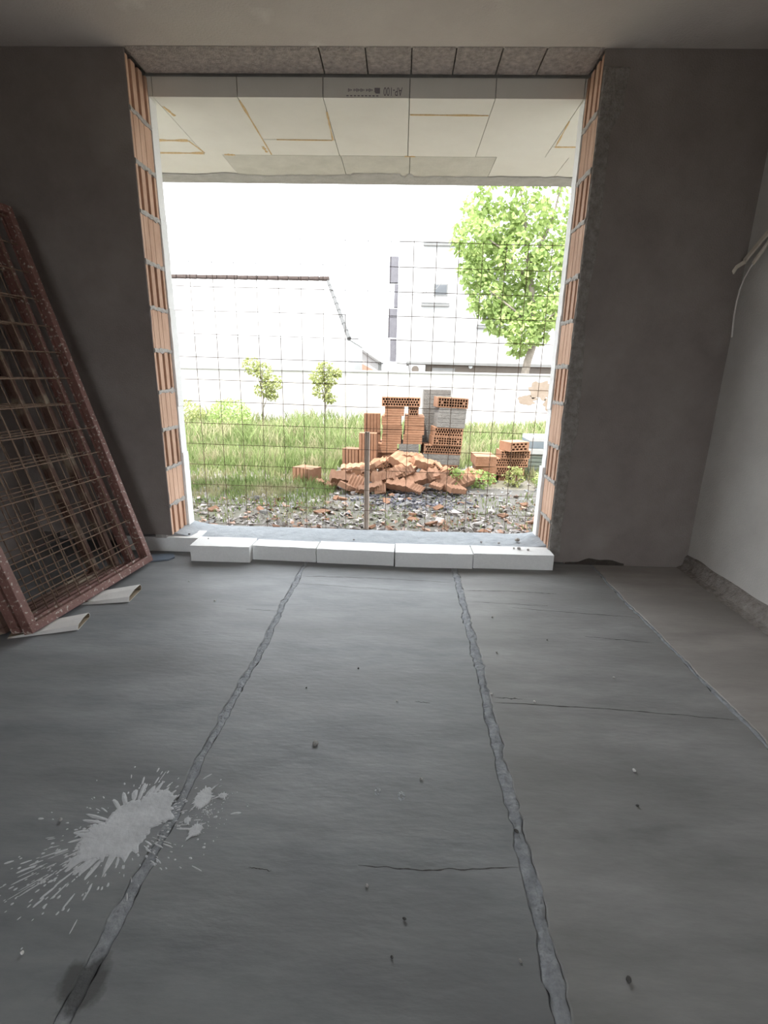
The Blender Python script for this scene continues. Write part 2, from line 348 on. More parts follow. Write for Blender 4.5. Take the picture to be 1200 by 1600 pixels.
ZL = [0.118, 0.336, 0.589, 0.849, 1.094, 1.348, 1.599, 1.857, 2.127, 2.383, 2.637, 2.900]
ZR = [0.10, 0.300, 0.563, 0.796, 1.071, 1.299, 1.569, 1.816, 2.102, 2.358, 2.631, 2.900]
for side, zs, wall in ((-1, ZL, wfl), (1, ZR, wfr)):
    for k in range(11):
        z0, z1 = zs[k]+0.008, zs[k+1]-0.008
        gr = (k % 2 == 0)
        reveal_brick(side, z0, z1, gr, wall, 0.002 + 0.006*random.random(), k + 20*side)
        # mortar bed on top of the course, lumpy
        if k < 10:
            zc = zs[k+1]; vs = []; fs = []; ny = 22
            for j in range(ny+1):
                y = D+0.003 + (YO-D-0.006)*j/ny
                o1 = 0.006 + 0.012*N(y*40, zc*9, side); a = 0.012 + 0.012*N(y*26, zc*5, side+3); b = 0.012 + 0.012*N(y*34, zc*7, side+7)
                fx = XL - 0.001 + 0.3*o1 if side < 0 else XR + 0.001 - 0.3*o1
                bx = fx - 0.08 if side < 0 else fx + 0.08
                vs += [(bx, y, zc-b), (fx, y, zc-b), (fx + (0.002 if side < 0 else -0.002), y, zc), (fx, y, zc+a), (bx, y, zc+a)]
            for j in range(ny):
                for q in range(4): fs.append((j*5+q, j*5+q+1, j*5+6+q, j*5+5+q))
            fs += [(0,1,2,3,4), tuple(ny*5+q for q in (4,3,2,1,0))]
            MB().add(vs, fs).build('mortar_bed', M['mortar'], wall)
    # wall core behind the bricks
    x0, x1 = (XL-0.126, XL-0.05) if side < 0 else (XR+0.05, XR+0.126)
    MB().box(x0, x1, D+0.003, YO-0.001, 0.1, H-0.006).build('mortar_core', M['mortar'], wall)
# white foam boards fixed on the outer face, their edges seen beyond the bricks
def foam_edge(side, z0, z1, off, s):
    vs = []; fs = []; nz = max(6, int((z1-z0)/0.03)); wdt = 0.45
    for k in range(nz+1):
        z = z0 + (z1-z0)*k/nz; e = off + 0.003*N(z*9, s) + 0.002*N(z*40, s)
        x = XL + e if side < 0 else XR - e; xb = XL - wdt if side < 0 else XR + wdt
        ee = 0.004*N(z*22, s, 5)
        vs += [(x, YO+0.002, z), (x, YF+ee, z), (xb, YF, z), (xb, YO+0.002, z)]
    for k in range(nz):
        for q in range(4): fs.append((k*4+q, k*4+(q+1)%4, k*4+4+(q+1)%4, k*4+4+q))
    fs += [(0,1,2,3), tuple(nz*4+q for q in (3,2,1,0))]
    o = MB().add(vs, fs).build('foam_board', M['eps'], wfl if side < 0 else wfr)
for side, zb in ((-1, [0.10, 0.66, 0.985, 1.62, 2.15, 2.80]), (1, [0.10, 0.62, 1.02, 1.62, 2.20, 2.80])):
    offs = (0.012, 0.004, 0.010, 0.004, 0.0) if side < 0 else (0.014, 0.0, 0.006, 0.002, 0.0)
    for k in range(5): foam_edge(side, zb[k]+0.001, zb[k+1]-0.001, offs[k], k+10*side)

# concrete sill
vs = []; fs = []; nx, ny = 110, 12
for i in range(nx+1):
    for j in range(ny+1):
        x = XL-0.1 + (XR-XL+0.2)*i/nx; y = 3.285 + (YF+0.015-3.285)*j/ny
        vs.append((x, y + (0.012*N(x*6, 1) + 0.006*N(x*20, 3) if j == ny else 0), 0.092 + 0.034*max(0, min(1, (XL+0.22-x)/0.22))**1.5 + 0.022*max(0, min(1, (x-XR+0.2)/0.2))**1.5 + 0.004*N(x*9, y*9) + 0.002*N(x*40, y*40)))
for i in range(nx):
    for j in range(ny): a = i*(ny+1)+j; fs.append((a, a+ny+1, a+ny+2, a+1))
n0 = len(vs); vs += [(vs[i*(ny+1)][0], vs[i*(ny+1)][1], 0.0) for i in range(nx+1)]
fs += [(i*(ny+1), (i+1)*(ny+1), n0+i+1, n0+i) for i in range(nx)]
mb = MB().add(vs, fs); mb.box(XL-0.1, XR+0.1, 3.29, YF, -0.3, 0.084)
sill = mb.build('window_1', M['sill']); tag(sill, 'pale concrete sill of the unglazed opening', kind='structure')

# porch soffit: foam boards under the projecting slab
sof = MB().box(-4.5, 4.0, YO+0.02, 4.90, 2.902, H+0.25).build('ceiling_porch', M['coat_dark']); tag(sof, kind='structure')
def sboard(x0, x1, y0, y1, m, dz=0):
    g = 0.0022
    return MB().box(x0+g, x1-g, y0+g, y1-g, 2.80+dz, 2.901).build('soffit_board', m, sof)
X0 = [-3.1, -2.57, -2.05, -1.53, -1.02, -0.509, 0.003, 0.507, 1.020, 1.53, 2.05, 2.6]
for i in range(len(X0)-1):
    key = i
    sp = {2: [4.075], 3: [], 4: [4.052], 5: [], 6: [3.685], 7: [], 8: [4.132]}.get(key, [])
    ys = [YO] + sp + [4.315]
    for a, b in zip(ys[:-1], ys[1:]):
        bd = sboard(X0[i], X0[i+1], a, b, M['eps_c'], 0.0015*N(i*3.7, a))
        if i == 5 and a == YO: print_board = bd
for (a, b, m) in ((-3.1,-2.05,'eps_c'), (-2.05,-1.40,'eps_c'), (-1.40,-0.50,'coat'), (-0.50,0.02,'coat'), (0.02,0.665,'coat'), (0.665,1.2,'eps_c'), (1.2,2.6,'eps_c')):
    sboard(a, b, 4.315, 4.76, M[m], 0.003 if m == 'eps_c' else 0.0)
# grey render along the outer edge, wavy inner border
vs = []; fs = []; nx = 240
for i in range(nx+1):
    x = -3.1 + 5.7*i/nx; yi = 4.70 + 0.035*N(x*3, 7) + 0.022*N(x*11, 2) - (0.05 if -0.45 < x < -0.05 or 0.0 < x < 0.05 else 0)
    vs += [(x, yi, 2.7985), (x, yi+0.02, 2.793), (x, 4.88, 2.790), (x, 4.91, 2.80), (x, 4.915, 2.98)]
for i in range(nx):
    for j in range(4): a = i*5+j; fs.append((a, a+1, a+6, a+5))
MB().add(vs, fs).build('edge_render', M['coat_dark'], sof)
# expanding foam squeezed out of some seams
def pu(pts, w, s):
    vs = []; fs = []; Pn = []
    for a, b in zip(pts[:-1], pts[1:]):
        for k in range(16): Pn.append(Vector((a[0]+(b[0]-a[0])*k/16, a[1]+(b[1]-a[1])*k/16)))
    Pn.append(Vector(pts[-1])); n = len(Pn)
    for k, q in enumerate(Pn):
        t = (Pn[min(k+1,n-1)] - Pn[max(k-1,0)]).normalized(); nn = Vector((-t.y, t.x))
        ww = w*(0.35 + 1.3*max(0, 0.3+N(k*0.23, s)) + 0.5*abs(N(k*0.8, s, 3)))
        for c, z in ((-1, 2.8005), (-0.5, 2.797), (0.5, 2.796), (1, 2.8005)):
            e = q + nn*ww*c; vs.append((e.x, e.y, z))
    for k in range(n-1):
        for j in range(3): fs.append((k*4+j, k*4+j+1, k*4+5+j, k*4+4+j))
    MB().add(vs, fs).build('foam_bead', M['pu'], sof, smooth=True)
for s, (p, w) in enumerate([([(-1.95,4.075),(-1.56,4.08)], 0.020), ([(-1.56,4.08),(-1.52,4.28)], 0.007), ([(-1.95,4.29),(-1.53,4.29)], 0.018),
    ([(-1.52,3.60),(-1.50,3.72)], 0.012), ([(-1.02,3.52),(-1.02,4.30)], 0.006), ([(-0.92,4.05),(-0.53,4.055)], 0.007), ([(-0.51,3.65),(-0.525,4.05)], 0.006),
    ([(0.01,3.685),(0.50,3.688)], 0.012), ([(1.022,3.75),(1.045,4.13)], 0.007), ([(1.04,4.132),(1.2,4.13)], 0.011), ([(-1.05,4.16),(-1.045,4.26)], 0.012), ([(-1.38,4.31),(-1.30,4.315)], 0.014), ([(-0.02,4.315),(0.06,4.315)], 0.010)]):
    pu(p, w, s+50)
# printing on the edge of the board, upside down
def text_mesh(body, size, name, m, parent, Mx):
    cu = bpy.data.curves.new(name, 'FONT'); cu.body = body; cu.size = size; cu.align_x = 'LEFT'; cu.extrude = 0.0004
    to = bpy.data.objects.new(name, cu); COL.objects.link(to); bpy.context.view_layer.update()
    me = bpy.data.meshes.new_from_object(to.evaluated_get(bpy.context.evaluated_depsgraph_get())); bpy.data.objects.remove(to)
    me.transform(Mx); me.materials.clear(); me.materials.append(m)
    return link(name, me, parent)
# face looks towards -y; upside down: text x axis -> -x, text y axis -> -z
rot = Matrix(((-1.0,0,0,0.0),(0,0,-1,0),(0,-1.0,0,0),(0,0,0,1)))
text_mesh('AP-100', 0.060, 'printed_grade', M['ink'], print_board, Matrix.Translation((-0.040, YO+0.0005, 2.852)) @ rot @ Matrix.Scale(0.62, 4, (1,0,0)))
mb = MB()
mb.prism([(-0.196, 2.822), (-0.172, 2.822), (-0.172, 2.850), (-0.204, 2.850), (-0.204, 2.830)], 0, 0.0006, Matrix(((1,0,0,0),(0,0,1,YO+0.0005),(0,1,0,0),(0,0,0,1))))
for k in range(18):
    xx = -0.360 + k*0.0082
    if k in (3, 12): continue
    mb.box(xx, xx+0.005, YO-0.0002, YO+0.001, 2.830+0.003*(k % 3), 2.846-0.002*((k*7) % 3))
for k in range(9): mb.box(-0.37+k*0.022, -0.37+k*0.022+0.013, YO-0.0002, YO+0.001, 2.808, 2.813)
mb.build('printed_marks', M['ink'], print_board)

# ------------------------------------------------------------------ foam blocks on the floor along the opening
def foam_block(x0, x1, y0, y1, z0, z1, rz, label):
    cx, cy = (x0+x1)/2, (y0+y1)/2; nx, ny, nz = 26, 8, 5; mb = MB(); s = cx*7
    # box shell subdivided so that the cut faces are slightly uneven
    def shell(a0, a1, b0, b1, fn, na, nb):
        vs = []; fs = []
        for i in range(na+1):
            for j in range(nb+1): vs.append(fn(a0+(a1-a0)*i/na, b0+(b1-b0)*j/nb))
        for i in range(na):
            for j in range(nb): a = i*(nb+1)+j; fs.append((a, a+nb+1, a+nb+2, a+1))
        mb.add(vs, fs)
    X0_, X1_, Y0_, Y1_ = x0-cx, x1-cx, y0-cy, y1-cy; hz = z1-z0
    def wob(x, y, z): return (x + 0.0012*N(x*20+s, y*20, z*20), y + 0.0018*N(x*14+s, y*14, z*25+3), max(0.0, z + (0.0015*N(x*12+s, y*12, 5) if z > 0.01 else 0)))
    shell(X0_, X1_, Y0_, Y1_, lambda a, b: wob(a, b, hz), nx, ny); shell(X0_, X1_, Y0_, Y1_, lambda a, b: wob(a, b, 0), nx, ny)
    shell(X0_, X1_, 0, hz, lambda a, b: wob(a, Y0_, b), nx, nz); shell(X0_, X1_, 0, hz, lambda a, b: wob(a, Y1_, b), nx, nz)
    shell(Y0_, Y1_, 0, hz, lambda a, b: wob(X0_, a, b), ny, nz); shell(Y0_, Y1_, 0, hz, lambda a, b: wob(X1_, a, b), ny, nz)
    me = mb.mesh('foam_block', M['eps'])
    bm = bmesh.new(); bm.from_mesh(me); bmesh.ops.remove_doubles(bm, verts=bm.verts, dist=0.0004); bmesh.ops.recalc_face_normals(bm, faces=bm.faces); bm.to_mesh(me); bm.free()
    o = link('foam_block', me); o.location = (cx, cy, z0); o.rotation_euler.z = rz
    tag(o, label, 'foam block', 'white polystyrene blocks lined up along the opening')
    return o
foam_block(-1.90, -1.385, 3.250, 3.420, 0, 0.104, 0.0, 'white polystyrene block set back under the wall edge, nearest the leaning grilles')
foam_block(-1.372, -0.975, 3.083, 3.272, 0, 0.110, 0.005, 'short white polystyrene block pushed forward, proud of the row, second from left')
foam_block(-0.968, -0.536, 3.135, 3.270, 0, 0.100, -0.045, 'white polystyrene block right of the one that sticks out, third from left')
foam_block(-0.529, -0.012, 3.112, 3.272, 0, 0.100, -0.03, 'white polystyrene block in the middle of the row, fourth from left')
foam_block(-0.006, 0.506, 3.094, 3.272, 0, 0.102, 0.012, 'white polystyrene block next to the last one, fifth from left')
foam_block(0.513, 1.040, 3.112, 3.272, 0, 0.104, 0.010, 'white polystyrene block at the right end of the row, by the brick reveal')

# crumbs of mortar on blocks, sill and floor; pebbles
def pebble(x, y, z, r, label, group, m=None, flat=0.7):
    bm = bmesh.new(); bmesh.ops.create_icosphere(bm, subdivisions=2, radius=r)
    s = random.random()*99
    for v in bm.verts:
        k = 1 + 0.35*N(v.co.x/r*0.9+s, v.co.y/r*0.9, v.co.z/r*0.9)
        v.co = Vector((v.co.x*k, v.co.y*k*0.8, v.co.z*k*flat))
    zm = min(v.co.z for v in bm.verts)
    for v in bm.verts: v.co.z -= zm
    me = bpy.data.meshes.new('pebble'); bm.to_mesh(me); bm.free(); me.materials.append(m or M['stone'])
    o = link('pebble', me); o.location = (x, y, z); o.rotation_euler.z = random.random()*6
    tag(o, label, 'pebble', group); return o
for (x, y, r) in ((-1.55,3.32,.006), (-1.47,3.31,.009), (-1.30,3.225,.005)): pebble(x, y, 0.103 if y > 3.25 else 0.109, r, 'dark mortar crumb on the foam blocks at left', 'crumbs on the left foam blocks', M['dirt'])
for (x, y, z, r) in ((0.86,3.40,.096,.020), (0.83,3.215,.103,.014), (0.89,3.20,.103,.010), (0.80,3.225,.103,.008), (0.60,3.36,.094,.009), (-0.30,3.33,.094,.008), (0.72,3.345,.094,.010)): pebble(x, y, z, r, 'grey mortar crumb on the sill and last foam blocks', 'crumbs by the right reveal', M['mortar'])
pebble(-0.261, 1.436, 0, 0.0125, 'largest grey stone chip on the middle floor panel', None, flat=0.35)
for x, y in ((0.019,1.686), (0.044,0.876), (0.016,0.794), (0.525,0.774), (0.803,1.373), (0.75,1.233), (0.52,2.417), (0.48,2.07), (0.564,1.715), (-0.797,0.765), (0.402,1.754), (-0.932,1.095), (0.363,1.125),(0.10,1.30),(-0.15,1.9),(0.75,2.2),(0.30,0.80),(-0.35,1.75),(-1.25,2.75),(-1.0,2.5),(0.95,1.9),(-0.05,0.95)):
    pebble(x, y, 0, random.uniform(0.0035, 0.007), 'tiny stone chip lying loose on the screed', 'tiny chips scattered on the floor', random.choice([M['stone'], M['dirt'], M['paper']]))

# ------------------------------------------------------------------ dried plaster splash
rng = random.Random(5)
sp = empty('plaster_splash', (-0.735, 1.085, 0)); tag(sp, 'white dried plaster splash with radiating drops across the left floor joint', 'splash')
mb = MB()
def blob(cx, cy, r, spikes, amp, seed, ex=1.0, ey=1.0, th=0.0025, dirx=0, diry=0):
    n = 90; ring = []
    for k in range(n):
        a = 2*math.pi*k/n; c, s = math.cos(a), math.sin(a)
        rr = r*(1 + 0.22*N(c*1.3+seed, s*1.3) + amp*max(0, N(c*spikes+seed, s*spikes, 3))**1.2*2.2 + 0.06*N(c*14, s*14, seed))
        ring.append((cx + rr*c*ex, cy + rr*s*ey))
    vs = [(cx, cy, th+0.0015)] + [(cx+(x-cx)*0.9, cy+(y-cy)*0.9, th) for x, y in ring] + [(x, y, 0.0004) for x, y in ring]
    fs = [(0, 1+k, 1+(k+1) % n) for k in range(n)] + [(1+k, 1+n+k, 1+n+(k+1) % n, 1+(k+1) % n) for k in range(n)]
    attach(MB().add(vs, fs).build('splash_blob', M['splash']), sp)
def drop(cx, cy, ax, L, w, th=0.0016):
    n = 9; ring = []
    for k in range(n):
        a = 2*math.pi*k/n; ux, uy = math.cos(a)*L*(1.25 if math.cos(a) < 0 else 0.75), math.sin(a)*w*(1+0.25*rng.uniform(-1, 1))
        ring.append((cx + ux*math.cos(ax) - uy*math.sin(ax), cy + ux*math.sin(ax) + uy*math.cos(ax)))
    vs = [(cx, cy, th)] + [(x, y, 0.0003) for x, y in ring]
    mb.add(vs, [(0, 1+k, 1+(k+1) % n) for k in range(n)])
CX, CY = -0.735, 1.085
blob(CX, CY, 0.070, 4.0, 0.45, 3.1, ex=1.05, ey=1.30)
blob(-0.69, 1.15, 0.055, 5, 0.4, 7.7, ex=0.9, ey=1.2); blob(-0.78, 1.04, 0.05, 5, 0.5, 1.3, ex=1.2, ey=1.1)
blob(-0.562, 1.195, 0.026, 5, 0.7, 2.2, ex=0.9, ey=1.5); blob(-0.54, 1.085, 0.016, 4, 0.5, 9.4, ex=1.1, ey=1.3); blob(-0.505, 1.205, 0.010, 4, 0.6, 5.5, ex=1.4); blob(-0.575, 1.115, 0.010, 4, 0.6, 6.5)
for k in range(420):
    a = rng.uniform(0, 2*math.pi)
    if k % 5 < 2: a = math.radians(rng.gauss(232, 16))
    elif k % 5 == 2: a = math.radians(rng.gauss(10, 30))
    far = abs(((math.degrees(a)-232+180) % 360)-180) < 35
    d = (0.095 + abs(rng.gauss(0, 0.06)) * (1.9 if far else 1.1))
    L = rng.uniform(0.002, 0.006) * (1 + (rng.random() < 0.25)*(4.5 if far else 2.5)); w = min(L*0.8, rng.uniform(0.0012, 0.0035))
    drop(CX + d*math.cos(a), CY + d*math.sin(a)*1.05, a, L, w)
for k in range(22):   # long fingers
    a = math.radians(rng.choice([rng.gauss(235, 22), rng.uniform(60, 200)])); d = 0.09 + rng.uniform(0, 0.02)
    drop(CX + d*math.cos(a)*1.05, CY + d*math.sin(a)*1.25, a, rng.uniform(0.018, 0.05), rng.uniform(0.004, 0.009), 0.002)
for k in range(90):
    a = rng.uniform(0, 6.28); d = abs(rng.gauss(0, 0.05)); drop(-0.53 + d*math.cos(a), 1.14 + 1.2*d*math.sin(a), a, rng.uniform(0.0012, 0.0035), rng.uniform(0.001, 0.0025))
tag(attach(mb.build('droplets', M['splash']), sp), kind='stuff')
mb = MB()
for x, y, r in ((-0.036,1.246,.010), (0.037,1.232,.012)):
    n = 20; ring_o = [(x+r*math.cos(2*math.pi*k/n)*(1+.2*N(k,r*99)), y+1.5*r*math.sin(2*math.pi*k/n)*(1+.2*N(k,r*50)), 0.0004) for k in range(n)]
    ring_i = [(x+(q[0]-x)*0.40, y+(q[1]-y)*0.45, 0.0008) for q in ring_o]
    mb = MB(); mb.add(ring_o+ring_i, [(k, (k+1) % n, n+(k+1) % n, n+k) for k in range(n)])
    tag(mb.build('mortar_spot', M['joint']), ('left' if x < 0 else 'right') + ' one of two small pale ring-shaped mortar spots on the middle floor panel', 'spot', 'ring-shaped mortar spots')

# ------------------------------------------------------------------ red-oxide grilles leaning on the left wall
e_ = Vector((0.112, 0.9937, 0)).normalized()
B_ = Vector((-1.586, 3.003, 0.03)); T_ = Vector((-2.203, 3.073, 2.096))
v_ = (T_-B_); v_ = (v_ - e_*v_.dot(e_)).normalized(); n_ = e_.cross(v_).normalized()
def grille(origin, W, Hh, mesh_dx, first_x, first_z, label, lean=0.0, rail=0.042, dep=0.05, fm='redox'):
    # local axes: x along the foot, y up the frame, z out towards the room; origin at the lower near corner of the front face
    ee, vv, nn = e_, (Matrix.Rotation(lean, 3, e_) @ v_), (Matrix.Rotation(lean, 3, e_) @ n_)
    root = empty('steel_grille'); root.matrix_world = Matrix(((ee.x,vv.x,nn.x,origin.x),(ee.y,vv.y,nn.y,origin.y),(ee.z,vv.z,nn.z,origin.z),(0,0,0,1)))
    tag(root, label, 'grille', 'red-oxide steel grilles leaning in the corner')
    def part(name, mb, m, bevel=0):
        o = bpy.data.objects.new(name, mb.mesh(name, m)); COL.objects.link(o); o.parent = root
        if bevel: b = o.modifiers.new('bevel', 'BEVEL'); b.width = bevel; b.segments = 2
        return o
    part('rail', MB().box(0, W, 0, rail, -dep, 0), M[fm], 0.003); part('rail', MB().box(0, W, Hh-rail, Hh, -dep, 0), M[fm], 0.003)
    part('stile', MB().box(0, rail, rail, Hh-rail, -dep, 0), M[fm], 0.003); part('stile', MB().box(W-rail, W, rail, Hh-rail, -dep, 0), M[fm], 0.003)
    # inner lip of the frame
    lip = MB(); lip.box(rail, W-rail, rail, rail+0.012, -dep, -dep+0.012).box(rail, rail+0.012, rail+0.012, Hh-rail-0.012, -dep, -dep+0.012).box(W-rail-0.012, W-rail, rail+0.012, Hh-rail-0.012, -dep, -dep+0.012).box(rail, W-rail, Hh-rail-0.012, Hh-rail, -dep, -dep+0.012)
    part('inner_lip', lip, M[fm])
    x = first_x
    while x < W-rail-0.005:
        part('wire', MB().tube([(x, rail*0.7, -dep*0.55), (x+0.004*N(x*9), Hh*0.5, -dep*0.55+0.004*N(x*5)), (x, Hh-rail*0.7, -dep*0.55)], 0.0032, 5), M['rust']); x += mesh_dx
    z = first_z
    while z < Hh-rail-0.005:
        part('wire', MB().tube([(rail*0.7, z, -dep*0.55+0.006), (W*0.5, z+0.005*N(z*7), -dep*0.55+0.006), (W-rail*0.7, z, -dep*0.55+0.006)], 0.0035, 5), M['rust']); z += mesh_dx
    return root
A_ = B_ - e_*0.967
hn = Vector((n_.x, n_.y, 0)).normalized()
grille(A_, 0.967, 2.155, 0.150, 0.060, 0.150, 'red-brown steel mesh grille in front of the stack, splattered with plaster')
grille(A_ - hn*0.066 + e_*0.0 + Vector((0,0,-0.004)), 0.90, 2.06, 0.150, 0.060, 0.158, 'second steel mesh grille, just behind the front one', lean=-0.008, rail=0.030)
grille(A_ - hn*0.136 - e_*0.01 + Vector((0,0,-0.008)), 0.845, 2.00, 0.150, 0.070, 0.165, 'third steel mesh grille from the front, narrower', lean=-0.014, rail=0.030, fm='redox_old')
grille(A_ - hn*0.206 - e_*0.03 + Vector((0,0,-0.010)), 0.77, 1.94, 0.150, 0.090, 0.172, 'rearmost steel mesh grille, against the left wall', lean=-0.018, rail=0.026, fm='redox_old')

# folded white card under the grilles, blue-grey tile
def folded_card(a, b, w, hh, label):
    # a flattened tube of card running from a (under the grille) to b (open end)
    root = empty('folded_card', (a[0], a[1], 0)); tag(root, label, 'card', 'folded card spacers under the grilles')
    dx, dy = b[0]-a[0], b[1]-a[1]; L = math.hypot(dx, dy); ang = math.atan2(dy, dx)
    prof = [(-w/2, 0.003), (-w/2+0.008, 0.001), (w/2-0.006, 0.001), (w/2, hh*0.4), (w/2-0.012, hh*0.85), (0.0, hh), (-w/2+0.012, hh*0.7)]
    n = len(prof); vs = []; fs = []; K = 9; T = 0.0035
    for k in range(K+1):
        t = k/K; sq = 0.10 + 0.90*t**0.8
        for (p, q) in prof: vs.append((L*t + 0.03*(p/w)*t, p*(0.85+0.15*t), 0.001 + q*sq))
        c = (sum(p for p, q in prof)/n, sum(q for p, q in prof)/n)
        for (p, q) in prof:
            d = Vector((p-c[0], q-c[1])); d *= max(0, 1-T/max(d.length, 1e-4)); vs.append((L*t + 0.03*(p/w)*t, (c[0]+d.x)*(0.85+0.15*t), 0.0015 + max(0.0005, (c[1]+d.y)*sq)))
    st = 2*n; out = []; inn = []
    for k in range(K):
        for j in range(n):
            out.append((k*st+j, k*st+(j+1) % n, (k+1)*st+(j+1) % n, (k+1)*st+j))
            inn.append((k*st+n+j, (k+1)*st+n+j, (k+1)*st+n+(j+1) % n, k*st+n+(j+1) % n))
    for j in range(n): out.append((K*st+j, K*st+(j+1) % n, K*st+n+(j+1) % n, K*st+n+j))
    Mx = Matrix.Translation((a[0], a[1], 0)) @ Matrix.Rotation(ang, 4, 'Z')
    for nm, fl, m in (('sleeve', out, M['paper']), ('lining', inn, M['card_in'])):
        attach(MB().add([Mx @ Vector(q) for q in vs], fl).build(nm, m), root)
    return root
folded_card((-1.74, 2.46), (-1.465, 2.535), 0.17, 0.042, 'white folded card sleeve with open end under the middle of the front grille')
folded_card((-1.84, 2.09), (-1.555, 2.205), 0.14, 0.034, 'smaller white folded card sleeve under the near corner of the front grille')
mb = MB(); mb.prism([(-1.72,3.00), (-1.52,3.075), (-1.50,3.12), (-1.53,3.18), (-1.72,3.15)], 0.0, 0.012)
tag(mb.build('tile_piece', M['tile'], bevel=0.002), 'dark blue-grey flat tile piece under the far foot of the grilles', 'tile')

# ------------------------------------------------------------------ cable end at the right wall
cb = empty('loose_cable', (1.95, 3.06, 1.95)); tag(cb, 'cream flat cable with split sheath and thin white wire dangling by the right wall', 'cable')
def ribbon(pts, w, t, wv):
    vs = []; fs = []
    for p in pts:
        p = Vector(p); wv_ = Vector(wv).normalized()*w/2; tv = Vector((1,0,0))*t/2
        vs += [p-wv_-tv, p+wv_-tv, p+wv_+tv, p-wv_+tv]
    n = len(pts)
    for k in range(n-1):
        for j in range(4): fs.append((k*4+j, k*4+(j+1) % 4, k*4+4+(j+1) % 4, k*4+4+j))
    fs += [(3,2,1,0), tuple((n-1)*4+j for j in range(4))]
    return MB().add(vs, fs)
attach(ribbon([(1.958,2.80,2.17), (1.952,2.93,2.10), (1.946,3.05,2.005), (1.94,3.14,1.935), (1.936,3.19,1.893)], 0.030, 0.010, (0,-0.55,-0.8)).build('sheath', M['plastic'], bevel=0.003), cb)
attach(ribbon([(1.955,2.82,2.12), (1.948,2.96,2.02), (1.940,3.05,1.925), (1.932,3.10,1.865)], 0.024, 0.010, (0,-0.6,-0.8)).build('sheath', M['plastic'], bevel=0.003), cb)
attach(ribbon([(1.928,3.165,1.888), (1.915,3.215,1.868), (1.90,3.235-0.02,1.838)], 0.022, 0.008, (0.3,-0.35,-0.9)).build('sheath_flap', M['plastic'], bevel=0.003), cb)
attach(MB().tube([(1.934,3.085,1.88), (1.93,3.115,1.845), (1.925,3.14,1.795), (1.92,3.152,1.74), (1.917,3.155,1.68), (1.915,3.15,1.60), (1.915,3.132,1.48)], 0.0042, 8).build('thin_wire', M['wirewhite'], smooth=True), cb)

# ------------------------------------------------------------------ wire mesh across the opening and its stake
wm = empty('wire_mesh', (-0.25, 3.62, 0.05)); tag(wm, 'rusty square wire mesh fence across the lower part of the opening', 'mesh fence')
YM = 3.625
for k in range(-10, 11):
    x = -0.2409 + 0.1503*k
    if x > 1.16: continue
    pts = [(x + 0.006*N(k*2.1, z*1.2), YM + 0.012*N(k*1.3, z), z) for z in (-0.12, 0.3, 0.7, 1.1, 1.5, 1.85, 2.075 + 0.01*N(k))]
    attach(MB().tube(pts, 0.0020, 5).build('wire', M['wire']), wm)
for j in range(15):
    z = 2.068 - 0.1527*j
    pts = [(x, YM-0.004 + 0.010*N(x*1.4, j), z - 0.011*x + 0.005*N(x*2, j*1.7)) for x in (-1.76, -1.3, -0.8, -0.3, 0.2, 0.7, 1.16)]
    attach(MB().tube(pts, 0.0020, 5).build('wire', M['wire']), wm)
mb = MB(); mb.prism([(-0.018,-0.012), (0.016,-0.014), (0.019,0.010), (-0.015,0.013)], -0.15, 0.815)
o = mb.build('wooden_stake', M['wood']); o.location = (-0.238, 3.70, 0); tag(o, 'thin weathered wooden stake standing upright behind the wire mesh', 'stake')

# ------------------------------------------------------------------ outside: ground, rubble, grass
GZ = -0.15
def gz(x, y): return GZ + 0.03*N(x*0.7, y*0.7) + 0.05*max(0, min(1, (y-8)/5))
vs = []; fs = []; nx, ny = 90, 90
xs_ = [-30 + 60*(i/nx) for i in range(nx+1)]; ys_ = [3.3 + 40*(j/ny)**1.8 for j in range(ny+1)]
for x in xs_:
    for y in ys_: vs.append((x, y, gz(x, y)))
for i in range(nx):
    for j in range(ny): a = i*(ny+1)+j; fs.append((a, a+ny+1, a+ny+2, a+1))
gr = MB().add(vs, fs); gr.add([(-90,3.3,GZ-0.06),(90,3.3,GZ-0.06),(90,140,GZ-0.06),(-90,140,GZ-0.06)], [(0,1,2,3)]); gr.add([(-90,-60,GZ-0.16),(90,-60,GZ-0.16),(90,3.3,GZ-0.16),(-90,3.3,GZ-0.16)], [(0,1,2,3)])
tag(gr.build('ground', M['earth'], smooth=True), kind='structure')

# small chips nobody could count
rng = random.Random(11)
def chips(name, n, fx, fy, r0, r1, m, label):
    mb = MB()
    for k in range(n):
        x, y = fx(), fy(); r = rng.uniform(r0, r1); z = gz(x, y)
        a = [Vector((rng.uniform(-1, 1)*r, rng.uniform(-1, 1)*r, rng.uniform(-0.3, 0.8)*r)) for _ in range(5)]
        q = Vector((x, y, z))
        mb.add([q+p for p in a], [(0,1,2), (0,2,3), (0,3,1), (4,2,1), (4,3,2), (4,1,3)])
    o = mb.build(name, m); tag(o, label, 'rubble', kind='stuff'); return o
chips('rubble_chips', 3600, lambda: rng.uniform(-2.6, 2.4), lambda: 3.7 + abs(rng.gauss(0, 1.0)), 0.012, 0.05, M['chip'], 'pale broken brick and mortar chips strewn outside the opening')
chips('ash_heap', 700, lambda: rng.gauss(0.15, 0.32), lambda: rng.gauss(5.55, 0.28), 0.015, 0.05, M['burnt'], 'dark ash and burnt scraps in front of the brick pile')
chips('foam_crumbs', 260, lambda: rng.uniform(-2.4, 2.2), lambda: rng.uniform(4.0, 6.2), 0.01, 0.035, M['sheet'], 'white scraps and foam crumbs among the rubble')

